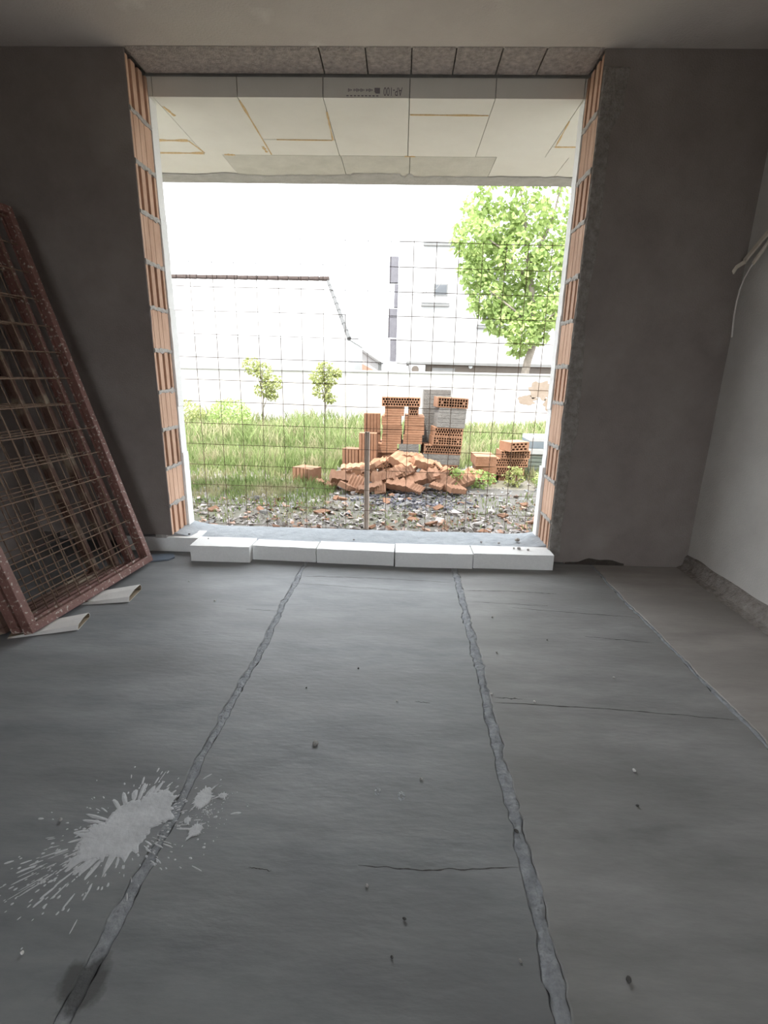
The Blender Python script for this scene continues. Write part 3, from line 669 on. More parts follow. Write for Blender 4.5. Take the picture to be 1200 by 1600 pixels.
def blades(name, n, fx, fy, hfun, m, label, w=0.006, skip=None, lean=0.5):
    vs = []; fs = []
    for k in range(n):
        x, y = fx(), fy()
        if skip and skip(x, y): continue
        h = hfun(x, y)*rng.uniform(0.55, 1.15)
        if h < 0.02: continue
        z = gz(x, y)-0.01; a = rng.uniform(0, 6.28); l = h*rng.uniform(0.1, lean); ww = w*rng.uniform(0.7, 1.6)
        dx, dy = math.cos(a), math.sin(a); b = rng.uniform(0, 6.28); px_, py_ = math.cos(b)*ww, math.sin(b)*ww
        i = len(vs)
        vs += [(x-px_, y-py_, z), (x+px_, y+py_, z), (x+dx*l*0.4-px_*0.8, y+dy*l*0.4-py_*0.8, z+h*0.6), (x+dx*l*0.4+px_*0.8, y+dy*l*0.4+py_*0.8, z+h*0.6), (x+dx*l, y+dy*l, z+h)]
        fs += [(i, i+1, i+3, i+2), (i+2, i+3, i+4)]
    me = bpy.data.meshes.new(name); me.from_pydata(vs, [], fs); me.materials.append(m); o = link(name, me)
    tag(o, label, 'grass', kind='stuff'); return o
def pile_gap(x, y): return (-0.9 < x < 1.0 and 5.1 < y < 7.3) or (y < 6.7 and x > 0.9 and x < 1.75) or (y < 5.6 and x > -0.9 and x < 1.2)
blades('grass', 15000, lambda: rng.uniform(-4.2, 3.2), lambda: rng.triangular(5.5, 9.5, 7.2), lambda x, y: 0.06 + 0.20*max(0, min(1, (y-5.4)/1.6)) * (1+0.7*N(x*0.9, y*0.9)), M['grass'], 'green grass and weeds growing on the plot before the white wall', skip=pile_gap)
blades('tall_weeds', 17000, lambda: rng.uniform(-8.5, 7.5), lambda: rng.uniform(8.3, 12.5), lambda x, y: 0.30 + 0.20*N(x*0.8, y*0.5) + (0.12 if x < 0 else 0), M['grass'], 'tall seeding weeds along the foot of the white boundary wall', w=0.010, lean=0.7)
blades('near_grass', 4200, lambda: rng.uniform(-3.6, -0.75), lambda: rng.triangular(4.7, 6.2, 6.0), lambda x, y: 0.05 + 0.11*max(0, (y-4.7)/1.5), M['grass'], 'short grass thinning into the rubble left of the brick heap', w=0.005)
blades('rough_tufts', 1800, lambda: rng.uniform(-2.8, 2.3), lambda: rng.uniform(4.4, 5.8), lambda x, y: 0.05 + 0.10*max(0, N(x*2, y*2)), M['grass'], 'thin tufts of grass among the rubble', w=0.005)

def leaves(mb, center, rad, n, size, rr, shell=0.55):
    for k in range(n):
        while True:
            q = Vector((rr.uniform(-1, 1), rr.uniform(-1, 1), rr.uniform(-1, 1)))
            if 0.02 < q.length <= 1: break
        q = q.normalized()*(q.length**shell)
        p = Vector((center[0]+q.x*rad[0], center[1]+q.y*rad[1], center[2]+q.z*rad[2]))
        s = size*rr.uniform(0.6, 1.3); a = Vector((rr.uniform(-1, 1), rr.uniform(-1, 1), rr.uniform(-1.1, 0.2))).normalized(); b = a.cross(Vector((rr.uniform(-1, 1), rr.uniform(-1, 1), rr.uniform(-0.2, 1)))).normalized()
        c = a.cross(b)
        mb.add([p, p+a*s*0.45+b*s*0.32+c*s*0.05, p+a*s, p+a*s*0.45-b*s*0.32+c*s*0.05], [(0,1,2), (0,2,3)])
# two saplings and low shrubs before the wall
def sapling(x, y, zt, clumps, label, n=240, size=0.075):
    t = empty('sapling', (x, y, gz(x, y))); tag(t, label, 'sapling', 'leafy saplings by the white wall')
    rr = random.Random(int(abs(x)*100)); g0 = gz(x, y)-0.02
    mbk = MB(); mbk.tube([(x, y, g0), (x+0.03, y, (g0+zt)/2), (x-0.02, y+0.02, zt)], [0.02, 0.015, 0.006], 6)
    for (cx, cz, r) in clumps: mbk.tube([(x+0.02, y, g0+(cz-g0)*0.6), (x+cx*0.6, y, cz-0.06), (x+cx, y+0.02, cz)], [0.010, 0.007, 0.004], 5)
    attach(mbk.build('stem', M['bark'], smooth=True), t)
    mf = MB()
    for (cx, cz, r) in clumps: leaves(mf, (x+cx, y, cz), (r, r*0.8, r*0.85), int(n*r/0.25), size, rr)
    attach(mf.build('foliage', M['leaf2']), t)
sapling(-3.28, 12.0, 1.4, [(-0.22,1.32,0.22), (0.05,1.22,0.24), (0.28,0.95,0.22), (0.05,0.80,0.22), (0.22,0.66,0.16)], 'yellow-green sapling before the white wall, the left one of two')
sapling(-1.80, 12.0, 1.4, [(0.02,1.30,0.18), (-0.15,1.08,0.20), (0.12,1.05,0.20), (-0.05,0.80,0.22), (0.30,1.2,0.12), (0.14,0.62,0.14)], 'yellow-green sapling before the white wall, the right one nearer the brick pile')
def shrub(x, y, r, h, label, m='leaf'):
    t = empty('shrub', (x, y, gz(x, y))); tag(t, label, 'shrub'); rr = random.Random(int(x*77+y*13))
    ms = MB()
    for k in range(5):
        a = k*1.26; ms.tube([(x, y, gz(x, y)-0.02), (x+0.5*r*math.cos(a), y+0.5*r*math.sin(a), gz(x, y)+h*0.55)], [0.008, 0.004], 5)
    attach(ms.build('stem', M['bark']), t)
    mf = MB(); leaves(mf, (x, y, gz(x, y)+h*0.55), (r, r, h*0.5), int(420*r*h/0.08), 0.05, rr); attach(mf.build('foliage', M[m]), t)
shrub(1.02, 6.2, 0.20, 0.22, 'low green weed clump between the brick pile and the grooved block stack')
shrub(1.50, 6.35, 0.14, 0.26, 'green weed sprouting through the small perforated block stack', 'leaf2')
shrub(1.95, 6.2, 0.26, 0.26, 'green weed clump at the right edge in front of the slatted crate')
shrub(0.70, 6.05, 0.10, 0.28, 'single green weed in front of the tall leaning stack')
shrub(-3.6, 10.6, 0.45, 0.75, 'grey-green shrub at the left edge beyond the grass', 'leaf')
shrub(-4.9, 11.0, 0.6, 0.7, 'pale green bush by the left reveal, in front of the white wall', 'leaf2')

# ------------------------------------------------------------------ hollow clay blocks
def hole_face_mesh(name, L, Hh, Dp, cols, rows, wide=(), m=None, stagger=True):
    # block with recessed perforations on its -y face; origin at the base centre of that face
    mb = MB(); x0, x1 = -L/2, L/2
    mb.add([(x0,0,0),(x1,0,0),(x1,Dp,0),(x0,Dp,0),(x0,0,Hh),(x1,0,Hh),(x1,Dp,Hh),(x0,Dp,Hh)], [(0,3,2,1),(4,5,6,7),(1,2,6,5),(2,3,7,6),(3,0,4,7)])
    mrg = 0.010; ch = (Hh-2*mrg)/rows; d = Dp*0.93
    zlines = [0, mrg]
    def rect(a, b, c, e): mb.add([(a,0,c),(b,0,c),(b,0,e),(a,0,e)], [(0,1,2,3)])
    rect(x0, x1, 0, mrg); rect(x0, x1, Hh-mrg, Hh)
    for r_ in range(rows):
        za, zb = mrg+ch*r_, mrg+ch*(r_+1); t = 0.0035
        rect(x0, x1, za, za+t); rect(x0, x1, zb-t, zb)
        cw = (L-2*mrg)/cols; off = cw*0.5 if (stagger and r_ % 2) else 0
        iv = []
        for c in range(cols - (1 if off else 0)):
            a = x0+mrg+off+cw*c+cw*0.17; b = a+cw*0.66
            if r_ == rows//2 and any(a < wx+0.024 and b > wx-0.024 for wx in wide): continue
            iv.append((a, b))
        if r_ == rows//2: iv += [(wx-0.019, wx+0.019) for wx in wide]
        iv.sort(); xs2 = [x0]
        for a, b in iv: xs2 += [a, b]
        xs2.append(x1)
        for q in range(0, len(xs2), 2): rect(xs2[q], xs2[q+1], za+t, zb-t)
        for q in range(1, len(xs2)-1, 2):
            a, b, c, e = xs2[q], xs2[q+1], za+t, zb-t
            mb.add([(a,0,c),(b,0,c),(b,0,e),(a,0,e),(a,d,c),(b,d,c),(b,d,e),(a,d,e)], [(4,5,6,7),(0,1,5,4),(1,2,6,5),(2,3,7,6),(3,0,4,7)])
    return mb.mesh(name, m or M['clay'])
def groove_mesh(name, L, Hh, Dp, n, m, gd=0.006, vertical=False):
    # block with shallow grooves on its -y face; horizontal unless vertical
    prof = [(0, 0)]; S = L if vertical else Hh; p = S/n
    for k in range(n-1):
        c = p*(k+1); prof += [(c-0.005, 0), (c-0.003, gd), (c+0.003, gd), (c+0.005, 0)]
    prof += [(S, 0)]
    mb = MB()
    if vertical: mb.prism([(q-L/2, y) for q, y in prof] + [(L/2, Dp), (-L/2, Dp)], 0, Hh)
    else:
        poly = [(y, q) for q, y in prof] + [(Dp, Hh), (Dp, 0)]
        mb.prism(poly, -L/2, L/2, Matrix(((0,0,1,0),(1,0,0,0),(0,1,0,0),(0,0,0,1))))
    return mb.mesh(name, m)
BM = {
 'long': hole_face_mesh('block_perforated', 0.50, 0.118, 0.24, 14, 3),
 'longsq': hole_face_mesh('block_perforated_grips', 0.40, 0.112, 0.24, 11, 3, wide=(-0.105, 0.105), stagger=False),
 'mid': hole_face_mesh('block_perforated_mid', 0.39, 0.112, 0.24, 11, 3),
 'bit': hole_face_mesh('block_offcut', 0.13, 0.105, 0.15, 4, 3),
 'end': groove_mesh('block_end', 0.252, 0.118, 0.48, 4, M['clay'], 0.003),
 'endg': groove_mesh('block_end_mortared', 0.262, 0.12, 0.48, 2, M['greymortar'], 0.002),
 'ribbed': groove_mesh('block_ribbed', 0.265, 0.12, 0.40, 6, M['clay'], 0.006),
 'stand': groove_mesh('block_standing', 0.215, 0.25, 0.12, 5, M['clay'], 0.008, True),
 'standbig': groove_mesh('block_standing_tall', 0.225, 0.50, 0.14, 6, M['clay'], 0.012, True),
 'grey': groove_mesh('block_mortared', 0.37, 0.118, 0.24, 2, M['greymortar'], 0.003),
 'greyl': groove_mesh('block_mortared_long', 0.50, 0.135, 0.24, 2, M['greymortar'], 0.003),
}
def blk(kind, x, y, z, label, group, rz=0, rx=0, ry=0, sc=(1,1,1)):
    o = link('clay_block', BM[kind]); o.location = (x, y, z); o.rotation_euler = (rx, ry, rz); o.scale = sc
    tag(o, label, 'clay block', group); return o
R = math.radians
G1 = 'clay blocks of the orange stack'; G2 = 'clay blocks of the tall leaning stack'; G3 = 'clay blocks of the small right-hand stacks'; G4 = 'broken blocks of the heap'
YS = 6.60
# orange stack, left column (ends towards the opening)
base = -0.155
for z, x, k, lab, rz in ((base, -0.150, 'end', 'bottom orange block of the left column in the orange stack', 0), (-0.035,-0.145,'end','second block from the ground in the left column of the orange stack',2), (0.085,-0.150,'ribbed','third block from the ground in the left column of the orange stack',-1),
    (0.206,-0.152,'end','red block with a broken upper edge in the left column of the orange stack',1), (0.327,-0.105,'end','fifth block from the ground in the left column of the orange stack',-2), (0.449,-0.096,'end','sixth block from the ground in the left column of the orange stack',2), (0.570,-0.111,'end','seventh block from the ground in the left column of the orange stack',-1), (0.692,-0.072,'end','orange block just under the perforated top block, left end',0)):
    blk(k, x, YS+0.02*N(z*9), z, lab, G1, rz=R(rz))
for z, x, k, lab, rz in ((base, 0.118, 'end', 'bottom orange block of the right column in the orange stack', 1), (-0.035,0.112,'end','second block from the ground in the right column of the orange stack',0), (0.085,0.110,'ribbed','third block from the ground in the right column of the orange stack',2),
    (0.206,0.128,'endg','grey mortar-coated block in the right column of the orange stack',0), (0.329,0.174,'end','fifth block from the ground in the right column of the orange stack',-1), (0.450,0.196,'end','sixth block from the ground in the right column of the orange stack',1), (0.571,0.192,'end','top full block of the right column in the orange stack',0)):
    blk(k, x, YS+0.02*N(z*7, 3), z, lab, G1, rz=R(rz))
blk('bit', 0.176, YS, 0.691, 'small perforated offcut propping the right end of the top block', G1, sc=(1,1,1.14))
blk('long', 0.008, YS-0.01, 0.812, 'long perforated block lying across the top of the orange stack', G1)
# standing blocks at the left of the stack
blk('stand', -0.371, YS+0.12, 0.455, 'upright orange block high at the left of the orange stack', G1, sc=(1,1,1))
blk('standbig', -0.371, YS+0.13, -0.045, 'tall upright block at the back left supporting the high upright block', G1)
blk('standbig', -0.409, YS-0.16, -0.155, 'tall upright ribbed block behind the wooden stake', G1, rz=R(-3), sc=(1,1,1.26))
blk('stand', -0.648, YS-0.05, -0.10, 'upright block with a plain side at the left foot of the heap', G1, rz=R(-18), sc=(1.05,1.5,1.4))
# tall leaning stack
def ls(k, x, z, lab, dy=0, rz=9, ry=2.5, sc=(1,1,1)): blk(k, x, 6.62+dy, z, lab, G2, rz=R(rz), ry=R(ry), sc=sc)
ls('mid', 0.60, -0.158, 'bottom perforated block of the tall leaning stack, half hidden', sc=(1,1,1.0))
ls('mid', 0.60, -0.044, 'second block from the ground in the tall leaning stack', sc=(1,1,0.9))
ls('greyl', 0.568, 0.062, 'wide grey mortar-coated block low in the tall leaning stack')
ls('long', 0.580, 0.198, 'widest perforated block of the tall leaning stack, edge standing out left')
ls('longsq', 0.636, 0.318, 'perforated block with two grip holes in the middle of the tall leaning stack')
ls('mid', 0.644, 0.432, 'densely perforated block in the middle of the tall leaning stack', sc=(1,1,1.05))
ls('grey', 0.672, 0.552, 'lower of two grey mortar-coated blocks in the tall leaning stack')
ls('grey', 0.680, 0.672, 'upper of two grey mortar-coated blocks in the tall leaning stack', sc=(1,1,1.1))
ls('longsq', 0.680, 0.806, 'perforated block with two grip holes on top of the tall leaning stack', sc=(1.02,1,1.15))
for k in range(9):
    blk('grey', 0.50+0.012*N(k*3), 6.96, -0.155+0.131*k, ('topmost' if k == 8 else ['lowest','second lowest','third lowest','fourth lowest','fifth from the ground','sixth from the ground','seventh from the ground','second from the top'][k]) + ' dark grey block in the column behind the tall leaning stack', 'grey blocks behind the tall leaning stack', rz=R(2), sc=(1,1,1.1))
# small stacks at the right
blk('ribbed', 1.140, 6.42, -0.17, 'ribbed block at the bottom of the low red stack', G3, rz=R(1), sc=(1,1,1.05))
blk('ribbed', 1.138, 6.44, -0.035, 'middle block of the low red stack', G3, rz=R(-2))
blk('ribbed', 1.132, 6.43, 0.090, 'top block of the low red stack', G3, rz=R(2), sc=(1.02,1,1.02))
blk('bit', 1.42, 6.66, -0.17, 'broken red block under the small perforated stack, left foot', G3, sc=(1,1,0.9))
blk('bit', 1.60, 6.68, -0.17, 'broken red block under the small perforated stack, right foot', G3, sc=(0.8,1,0.9), rz=R(14))
blk('mid', 1.50, 6.66, -0.072, 'lowest perforated block of the small right-hand stack', G3, rz=R(6), ry=R(1.5))
blk('long', 1.515, 6.66, 0.043, 'middle perforated block of the small right-hand stack', G3, rz=R(4), sc=(0.88,1,0.98))
blk('longsq', 1.555, 6.66, 0.160, 'upper perforated block of the small right-hand stack with grip holes', G3, rz=R(5), sc=(1,1,0.92))
blk('bit', 1.585, 6.60, 0.266, 'red block turned cornerwise on top of the small right-hand stack', G3, rz=R(24), sc=(2.3,1.6,1.15))
# lone block on the grass
blk('stand', -1.215, 6.12, -0.16, 'lone red ribbed block lying on the grass left of the heap', G4, rz=R(-28), sc=(1.35,1.8,0.88))
# broken pieces heaped in front
rng = random.Random(21)
def shard(kind_i, x, y, z, rot, sc, label):
    n = 6; mb = MB(); w, d, h = sc
    top = []; prof = []
    # a broken ribbed shell: corrugated plate with a jagged end
    cols_ = 9
    for i in range(cols_+1):
        t = i/cols_; xx = (t-0.5)*w; yo = 0.012 if i % 2 else 0.0
        jag = d*(0.85 + 0.25*N(i*0.9, kind_i))
        prof.append((xx, yo, jag))
    vs = []
    for xx, yo, jag in prof: vs += [(xx, -d/2, yo), (xx, -d/2+jag, yo), (xx, -d/2+jag*0.97, yo+h), (xx, -d/2, yo+h)]
    fs = []
    for i in range(cols_):
        for q in range(4): fs.append((i*4+q, i*4+(q+1) % 4, i*4+4+(q+1) % 4, i*4+4+q))
    fs += [(3,2,1,0), tuple(cols_*4+q for q in range(4))]
    o = MB().add(vs, fs).build('broken_block', M['clay']); o.location = (x, y, z); o.rotation_euler = rot
    tag(o, label, 'broken block', G4)
SH = [
 (-0.70,5.98,-0.06,(0.5,0.2,0.3),(0.30,0.20,0.10),'broken ribbed piece at the left foot of the heap'),
 (-0.55,6.22,0.00,(0.1,-0.1,0.1),(0.34,0.22,0.10),'flat broken piece below the left upright block'),
 (-0.48,5.85,-0.08,(0.9,0.1,-0.5),(0.20,0.26,0.08),'pale broken shell leaning at the heap front, left of the stake'),
 (-0.20,5.95,-0.05,(0.75,0.15,0.35),(0.26,0.28,0.09),'ribbed broken shell tilted up right of the stake'),
 (-0.03,6.05,0.02,(0.5,-0.4,0.5),(0.24,0.18,0.08),'pale mortared fragment in the middle of the heap'),
 (0.06,6.22,0.11,(0.3,0.45,-0.4),(0.34,0.24,0.10),'ribbed block half sliding down the middle of the heap'),
 (0.33,6.25,0.09,(0.2,0.30,0.2),(0.36,0.24,0.09),'broken flat block below the tall leaning stack'),
 (0.30,6.00,-0.02,(0.4,-0.25,0.15),(0.40,0.22,0.08),'long orange fragment lying across the heap front'),
 (0.02,5.80,-0.07,(0.3,0.1,-0.2),(0.32,0.20,0.07),'low orange shard before the ash'),
 (0.55,5.98,-0.05,(0.5,0.35,-0.6),(0.26,0.22,0.08),'broken corner piece at the right of the heap'),
 (0.78,6.12,-0.06,(0.6,-0.3,0.4),(0.26,0.22,0.09),'orange shard between heap and low red stack'),
 (0.92,6.32,-0.05,(0.7,0.3,0.9),(0.24,0.22,0.10),'yellowed broken block beside the low red stack'),
 (0.66,5.75,-0.10,(0.2,0.2,0.6),(0.24,0.16,0.06),'small orange shard at the right front of the heap'),
 (-0.32,5.72,-0.10,(0.2,-0.2,0.1),(0.28,0.16,0.06),'dark red shard at the foot of the stake'),
 (-0.62,5.72,-0.10,(0.3,0.4,1.1),(0.20,0.18,0.06),'red shard at the far left front of the heap'),
 (-0.92,6.05,-0.12,(0.15,0.25,0.5),(0.22,0.14,0.04),'thin broken tile between the lone block and the heap'),
 (0.15,6.34,0.16,(0.1,0.1,0.2),(0.28,0.20,0.08),'orange piece against the foot of the orange stack'),
 (-0.22,6.34,0.08,(0.2,-0.2,-0.3),(0.24,0.20,0.08),'red piece wedged beside the tall upright block'),
]
rs = random.Random(4)
spots = [('on the left slope',-0.62,6.05,0.03), ('on the left slope near the upright block',-0.42,6.10,0.06), ('near the stake, high',-0.30,6.12,0.09), ('just right of the stake',-0.10,5.90,0.02), ('in the centre of the heap',0.10,6.02,0.07), ('on top of the heap',0.20,6.22,0.17), ('right of the centre',0.40,5.95,0.03), ('on the right slope',0.58,6.08,0.04), ('low on the right slope',0.46,5.76,-0.06), ('at the front, left of the ash',-0.20,5.66,-0.08), ('at the front centre',0.22,5.68,-0.07), ('at the left tip of the heap',-0.80,5.88,-0.09)]
for w_, x_, y_, z_ in spots: SH.append((x_, y_, z_, (rs.uniform(0.1,0.9), rs.uniform(-0.5,0.5), rs.uniform(-1.2,1.2)), (rs.uniform(0.12,0.19), rs.uniform(0.10,0.16), rs.uniform(0.03,0.06)), 'small broken clay shard ' + w_))
for i, a in enumerate(SH): shard(i, *a)
blk('bit', -0.13, 6.22, 0.06, 'small perforated offcut at the foot of the left column, holes in view', G4, rz=R(20), ry=R(-15))
blk('bit', 0.42, 6.12, 0.06, 'perforated offcut set on its corner in the heap', G4, rz=R(-10), ry=R(42))
blk('bit', 0.62, 6.08, 0.00, 'cracked perforated offcut before the tall leaning stack', G4, rz=R(15), ry=R(-25))
blk('bit', 0.02, 5.93, -0.08, 'perforated offcut tipped forward low in the heap', G4, rz=R(25), ry=R(-20))
for k in range(40):   # larger loose bits of brick near the opening
    x = rng.uniform(-1.9, 1.6); y = rng.uniform(4.3, 5.7); r = rng.uniform(0.03, 0.075)
    bm = bmesh.new(); bmesh.ops.create_cube(bm, size=1)
    for v in bm.verts: v.co = Vector((v.co.x*r*rng.uniform(0.8,2.4), v.co.y*r*rng.uniform(0.7,1.6), v.co.z*r*rng.uniform(0.35,0.7)))
    me = bpy.data.meshes.new('brick_fragment'); bm.to_mesh(me); bm.free(); cn = rng.choice(['orange', 'orange', 'speckled', 'grey']); me.materials.append({'orange': M['clay'], 'speckled': M['chip'], 'grey': M['greymortar']}[cn])
    o = link('brick_fragment', me); o.location = (x, y, gz(x, y)+0.012); o.rotation_euler = (rng.uniform(-.3,.3), rng.uniform(-.3,.3), rng.uniform(0,6))
    tag(o, ('large ' if r > 0.055 else 'small ') + cn + ' brick fragment on the rubble ' + ('close to the sill' if y < 4.9 else 'nearer the heap') + ', ' + ('left of the stake' if x < -0.3 else 'right of the stake' if x < 0.8 else 'towards the right reveal'), 'brick fragment', 'loose brick fragments outside')
# white sheet behind the heap
vs = []; fs = []
for i in range(13):
    for j in range(9):
        x = 0.86+0.40*i/12; y = 6.75+0.4*j/8; vs.append((x, y, gz(x, y) + 0.02 + 0.10*math.sin(math.pi*i/12)*math.sin(math.pi*j/8) + 0.03*N(x*9, y*9)))
for i in range(12):
    for j in range(8): a = i*9+j; fs.append((a, a+9, a+10, a+1))
o = MB().add(vs, fs).build('plastic_sheet', M['sheet'], smooth=True); tag(o, 'crumpled white plastic sheet right of the tall leaning stack', 'sheet')
# pale boards and slatted crate at the right edge
cr = empty('slatted_crate', (2.05, 6.95, GZ)); tag(cr, 'grey-green slatted crate at the right edge beyond the small stack', 'crate')
for k in range(6): attach(MB().box(1.80, 2.40, 6.90, 6.92, GZ+0.01+k*0.056, GZ+0.056+k*0.056).build('slat', M['greengrey']), cr)
attach(MB().box(1.80, 2.40, 6.922, 7.35, GZ+0.0, GZ+0.335).build('body', M['greengrey']), cr)
for z0, z1, m, lab in ((0.187,0.266,'acwhite','white board lying on the slatted crate, lowest of three'), (0.268,0.360,'bluegrey','blue-grey board on the slatted crate between two white ones'), (0.362,0.418,'acwhite','white board on top of the boards on the slatted crate')):
    tag(MB().box(1.79, 2.42, 6.89, 7.36, z0, z1).build('board', M[m], bevel=0.004), lab, 'board', 'boards on the slatted crate')

# ------------------------------------------------------------------ boundary wall and what stands beyond it
bw = MB().box(-20, 16, 13.0, 13.2, GZ-0.2, 1.22).build('boundary_wall', M['white_old']); tag(bw, 'long white rendered boundary wall behind the grass, plaster flaking at right', 'wall', kind='structure')
MB().box(-20, 16, 12.96, 13.24, 1.22, 1.262).build('coping', M['white'], bw)
# flaked-off plaster showing brown
def flake(cx, cz, rx, rz_, s):
    n = 40; ring = []
    for k in range(n):
        a = 2*math.pi*k/n; f = 1 + 0.5*N(math.cos(a)*2+s, math.sin(a)*2) + 0.25*N(math.cos(a)*6+s, math.sin(a)*6)
        ring.append((cx+rx*f*math.cos(a), 12.997, cz+rz_*f*math.sin(a)))
    MB().add([(cx, 12.997, cz)] + ring, [(0, 1+k, 1+(k+1) % n) for k in range(n)]).build('bare_patch', M['flake'], bw)
M['hip'] = mat('hip_cap', (0.085,0.085,0.085), (0.10,0.10,0.10), bump=0)
M['flake'] = mat('w_bare_render', (0.20,0.155,0.12), (0.26,0.21,0.17), scale=5, bump=0.4)
for a in ((3.55,0.85,0.32,0.22,1), (3.20,0.62,0.22,0.12,4), (3.75,0.55,0.14,0.20,6)): flake(*a)

# house at the left: pale hipped roof with dark ridge caps
h1 = empty('house', (-7, 19, GZ)); tag(h1, 'white house at left with a pale hipped roof and dark ridge', 'house')
attach(MB().box(-14.5, -1.74, 17.01, 23, GZ, 2.22).build('wall', M['white']), h1)
rid = (-13.0, -2.82, 20.0, 4.47); ev = (-14.6, -1.72, 17.0, 23.2, 2.22)
mb = MB(); th = 0.06
P_ = [(ev[0],ev[2],ev[4]), (ev[1],ev[2],ev[4]), (ev[1],ev[3],ev[4]), (ev[0],ev[3],ev[4]), (rid[0],rid[2],rid[3]), (rid[1],rid[2],rid[3])]
mb.add(P_, [(0,1,5,4), (1,2,5), (2,3,4,5), (3,0,4), (3,2,1,0)])
rf = mb.build('roof', M['paleroof']); attach(rf, h1)
k = 0; x = rid[0]
while x < rid[1]-0.05:      # one ridge tile after another
    o = bpy.data.objects.new('ridge_tile', MB().tube([(x, 20, 4.47+0.01*N(x*5)), (x+0.36, 20, 4.46+0.01*N(x*5+2))], [0.10, 0.12], 8).mesh('ridge_tile', M['ridge'])); COL.objects.link(o); o.parent = rf
    x += 0.38
pa, pb = Vector((rid[1], 20, 4.45)), Vector((ev[1], ev[2], 2.26))
for j in range(9):
    a = pa.lerp(pb, j/9); b = pa.lerp(pb, (j+1)/9+0.01)
    o = bpy.data.objects.new('hip_cap', MB().tube([a, b], [0.055, 0.07], 8).mesh('hip_cap', M['hip'])); COL.objects.link(o); o.parent = rf
# small far house
h2 = empty('far_house', (-3, 31, GZ)); tag(h2, 'small far house with sloping gable and red lean-to roof between the white buildings', 'house')
mb = MB(); mb.add([(-6.0,30,GZ), (-1.35,30,GZ), (-1.35,30,1.75), (-6.0,30,4.70), (-6.0,36,GZ), (-1.35,36,GZ), (-1.35,36,1.75), (-6.0,36,4.70)], [(0,1,2,3), (1,5,6,2), (5,4,7,6), (3,2,6,7), (4,0,3,7)])
attach(mb.build('wall', M['white']), h2)
attach(MB().add([(-6.1,29.8,4.83), (-1.25,29.8,1.77), (-1.25,36,1.77), (-6.1,36,4.83), (-6.1,29.8,4.73), (-1.25,29.8,1.66), (-1.25,36,1.66), (-6.1,36,4.73)], [(0,1,2,3), (7,6,5,4), (0,4,5,1), (1,5,6,2), (2,6,7,3), (3,7,4,0)]).build('roof', M['greytrim']), h2)
attach(MB().add([(-3.3,29.2,2.05), (-2.4,29.2,1.72), (-1.6,29.2,1.30), (-1.6,28.6,1.15), (-3.3,28.6,1.25), (-3.3,29.9,2.05), (-1.6,29.9,1.30)], [(0,1,2,3,4), (0,5,6,2,1)]).build('lean_to_roof', M['redroof']), h2)
attach(MB().box(-2.50, -2.32, 29.96, 30.01, 1.85, 2.15).build('window', M['glass']), h2)
# white multi-storey building at the right
h3 = empty('apartment_building', (4, 28, GZ)); tag(h3, 'tall white apartment building behind the tree at right', 'building')
attach(MB().box(-0.25, 12.0, 26.0, 36, GZ, 8.1).build('wall', M['white']), h3)
for (x0, x1, z0, z1) in ((-0.70,-0.27,5.36,6.50), (-0.45,-0.26,4.25,5.30), (-0.70,-0.27,3.80,4.19), (-0.72,-0.27,2.86,3.78), (-0.60,-0.27,1.72,2.80)):
    attach(MB().box(x0, x1, 26.05, 26.4, z0, z1).build('side_panel', M['greypanel']), h3)
for (x0, x1, z) in ((0.88,2.38,7.0), (0.87,2.23,4.36), (3.6,4.9,5.6), (3.6,4.9,3.4)):
    attach(MB().box(x0, x1, 25.90, 26.0, z-0.04, z+0.05).build('ledge', M['greytrim']), h3)
    attach(MB().box(x0, x1, 25.93, 26.0, z+0.11, z+0.16).build('ledge', M['white']), h3)
for (x0, x1, z0, z1) in ((1.44,2.12,4.80,5.33), (3.85,4.55,5.72,6.16), (3.85,4.6,3.5,4.1)):
    w_ = attach(MB().box(x0, x1, 25.97, 26.0, z0, z1).build('window', M['greytrim']), h3)
    o = bpy.data.objects.new('pane', MB().box(x0+0.06, x1-0.06, 25.955, 25.975, z0+0.06, z1-0.06).mesh('pane', M['glass'])); COL.objects.link(o); o.parent = w_; o.matrix_parent_inverse = Matrix.Identity(4)
    o.location = (0,0,0)
# low brown building with its air-conditioner
h4 = empty('low_building', (3, 20, GZ)); tag(h4, 'low brown outbuilding showing just above the boundary wall', 'building')
attach(MB().box(0.30, 7.0, 19.0, 22.5, GZ, 1.50).build('wall', M['brownwall']), h4)
attach(MB().box(0.20, 7.1, 18.9, 22.6, 1.50, 1.60).build('roof_edge', M['greytrim']), h4)
attach(MB().box(1.12, 1.95, 18.97, 19.0, 1.16, 1.40).build('door_frame', M['greytrim']), h4)
n = 16
attach(MB().tube([(2.51,18.99,1.47), (2.51,18.94,1.47)], 0.07, 16).build('round_lamp', M['acwhite']), h4)
ac = empty('air_conditioner', (0.58, 18.7, 1.2)); tag(ac, 'white air conditioner unit on the low brown outbuilding', 'air conditioner')
attach(MB().box(0.27, 0.86, 18.70, 19.0, 1.17, 1.49).build('casing', M['acwhite'], bevel=0.01), ac)
attach(MB().tube([(0.50,18.701,1.33), (0.50,18.680,1.33)], 0.13, 20).build('fan_grille', M['brownwall']), ac)
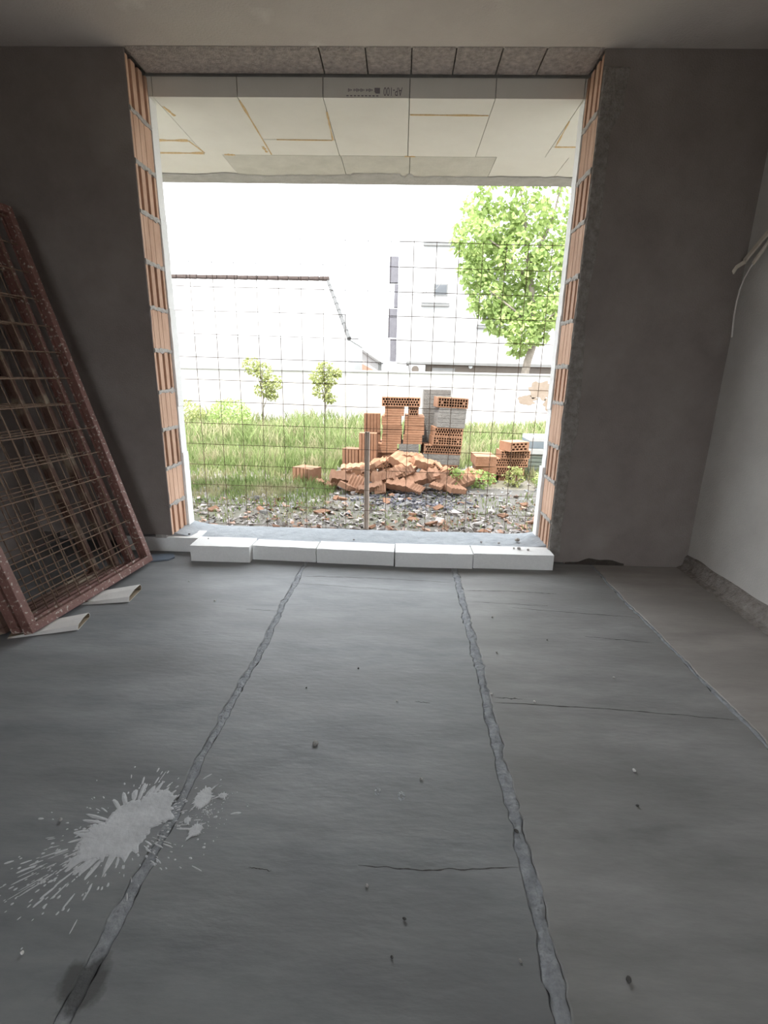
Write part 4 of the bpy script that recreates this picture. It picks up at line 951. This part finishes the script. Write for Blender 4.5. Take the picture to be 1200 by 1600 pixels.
# overhead cable
tag(MB().tube([(-0.2,25.9,4.75), (0.8,25.4,4.78), (1.5,25,4.95), (1.75,25,5.22), (2.4,25,5.35)], 0.016, 5).build('power_cable', M['greytrim']), 'thin overhead cable sagging before the white apartment building', 'cable')

# tree at the right
rr = random.Random(3)
tr = empty('tree', (3.55, 15.0, GZ)); tag(tr, 'large bright green leafy tree over the boundary wall at right', 'tree')
mb = MB(); mb.tube([(3.50,15,GZ-0.1), (3.52,15,1.0), (3.60,15.0,1.6), (3.75,15,2.2), (3.6,15,3.2), (3.3,15,4.4)], [0.14,0.12,0.11,0.10,0.08,0.05], 9)
for (a, b, c) in (((3.75,15,2.2),(3.1,14.8,2.9),(2.3,14.6,3.4)), ((3.6,15,3.0),(4.2,15.2,3.9),(4.6,15.3,5.0)), ((3.5,15,3.6),(2.8,15,4.4),(2.0,14.8,4.8)), ((3.3,15,4.4),(3.2,15.2,5.4),(2.9,15.1,6.3)), ((3.4,15,4.0),(3.9,15,5.2),(4.1,15,6.4)), ((3.7,15,2.4),(4.2,14.7,2.9),(4.6,14.6,3.5))):
    mb.tube([a, b, c], [0.05, 0.035, 0.015], 6)
attach(mb.build('trunk', M['bark'], smooth=True), tr)
mf = MB()
for (x, z, r, n) in ((1.75,4.75,0.55,420), (2.0,5.6,0.45,220), (2.5,5.2,0.65,620), (2.35,4.3,0.6,560), (1.95,3.9,0.45,330), (2.3,3.3,0.55,480), (2.8,2.75,0.5,480), (3.3,2.35,0.45,440), (3.15,3.3,0.65,680), (3.9,2.9,0.55,520), (3.1,4.3,0.7,620), (4.0,4.0,0.75,680), (3.3,5.3,0.6,400), (4.1,5.2,0.6,300), (4.7,4.4,0.7,420), (4.7,3.2,0.6,420), (2.9,6.2,0.5,220), (3.9,6.4,0.6,200), (4.8,5.8,0.7,240), (2.1,6.2,0.35,110), (3.3,6.9,0.7,260), (4.3,7.2,0.7,260), (3.35,1.95,0.22,90), (3.9,2.3,0.25,90)):
    leaves(mf, (x, 15+rr.uniform(-0.5, 0.5), z), (r, r*1.0, r*0.9), n, 0.17, rr)
attach(mf.build('foliage', M['leaf']), tr)
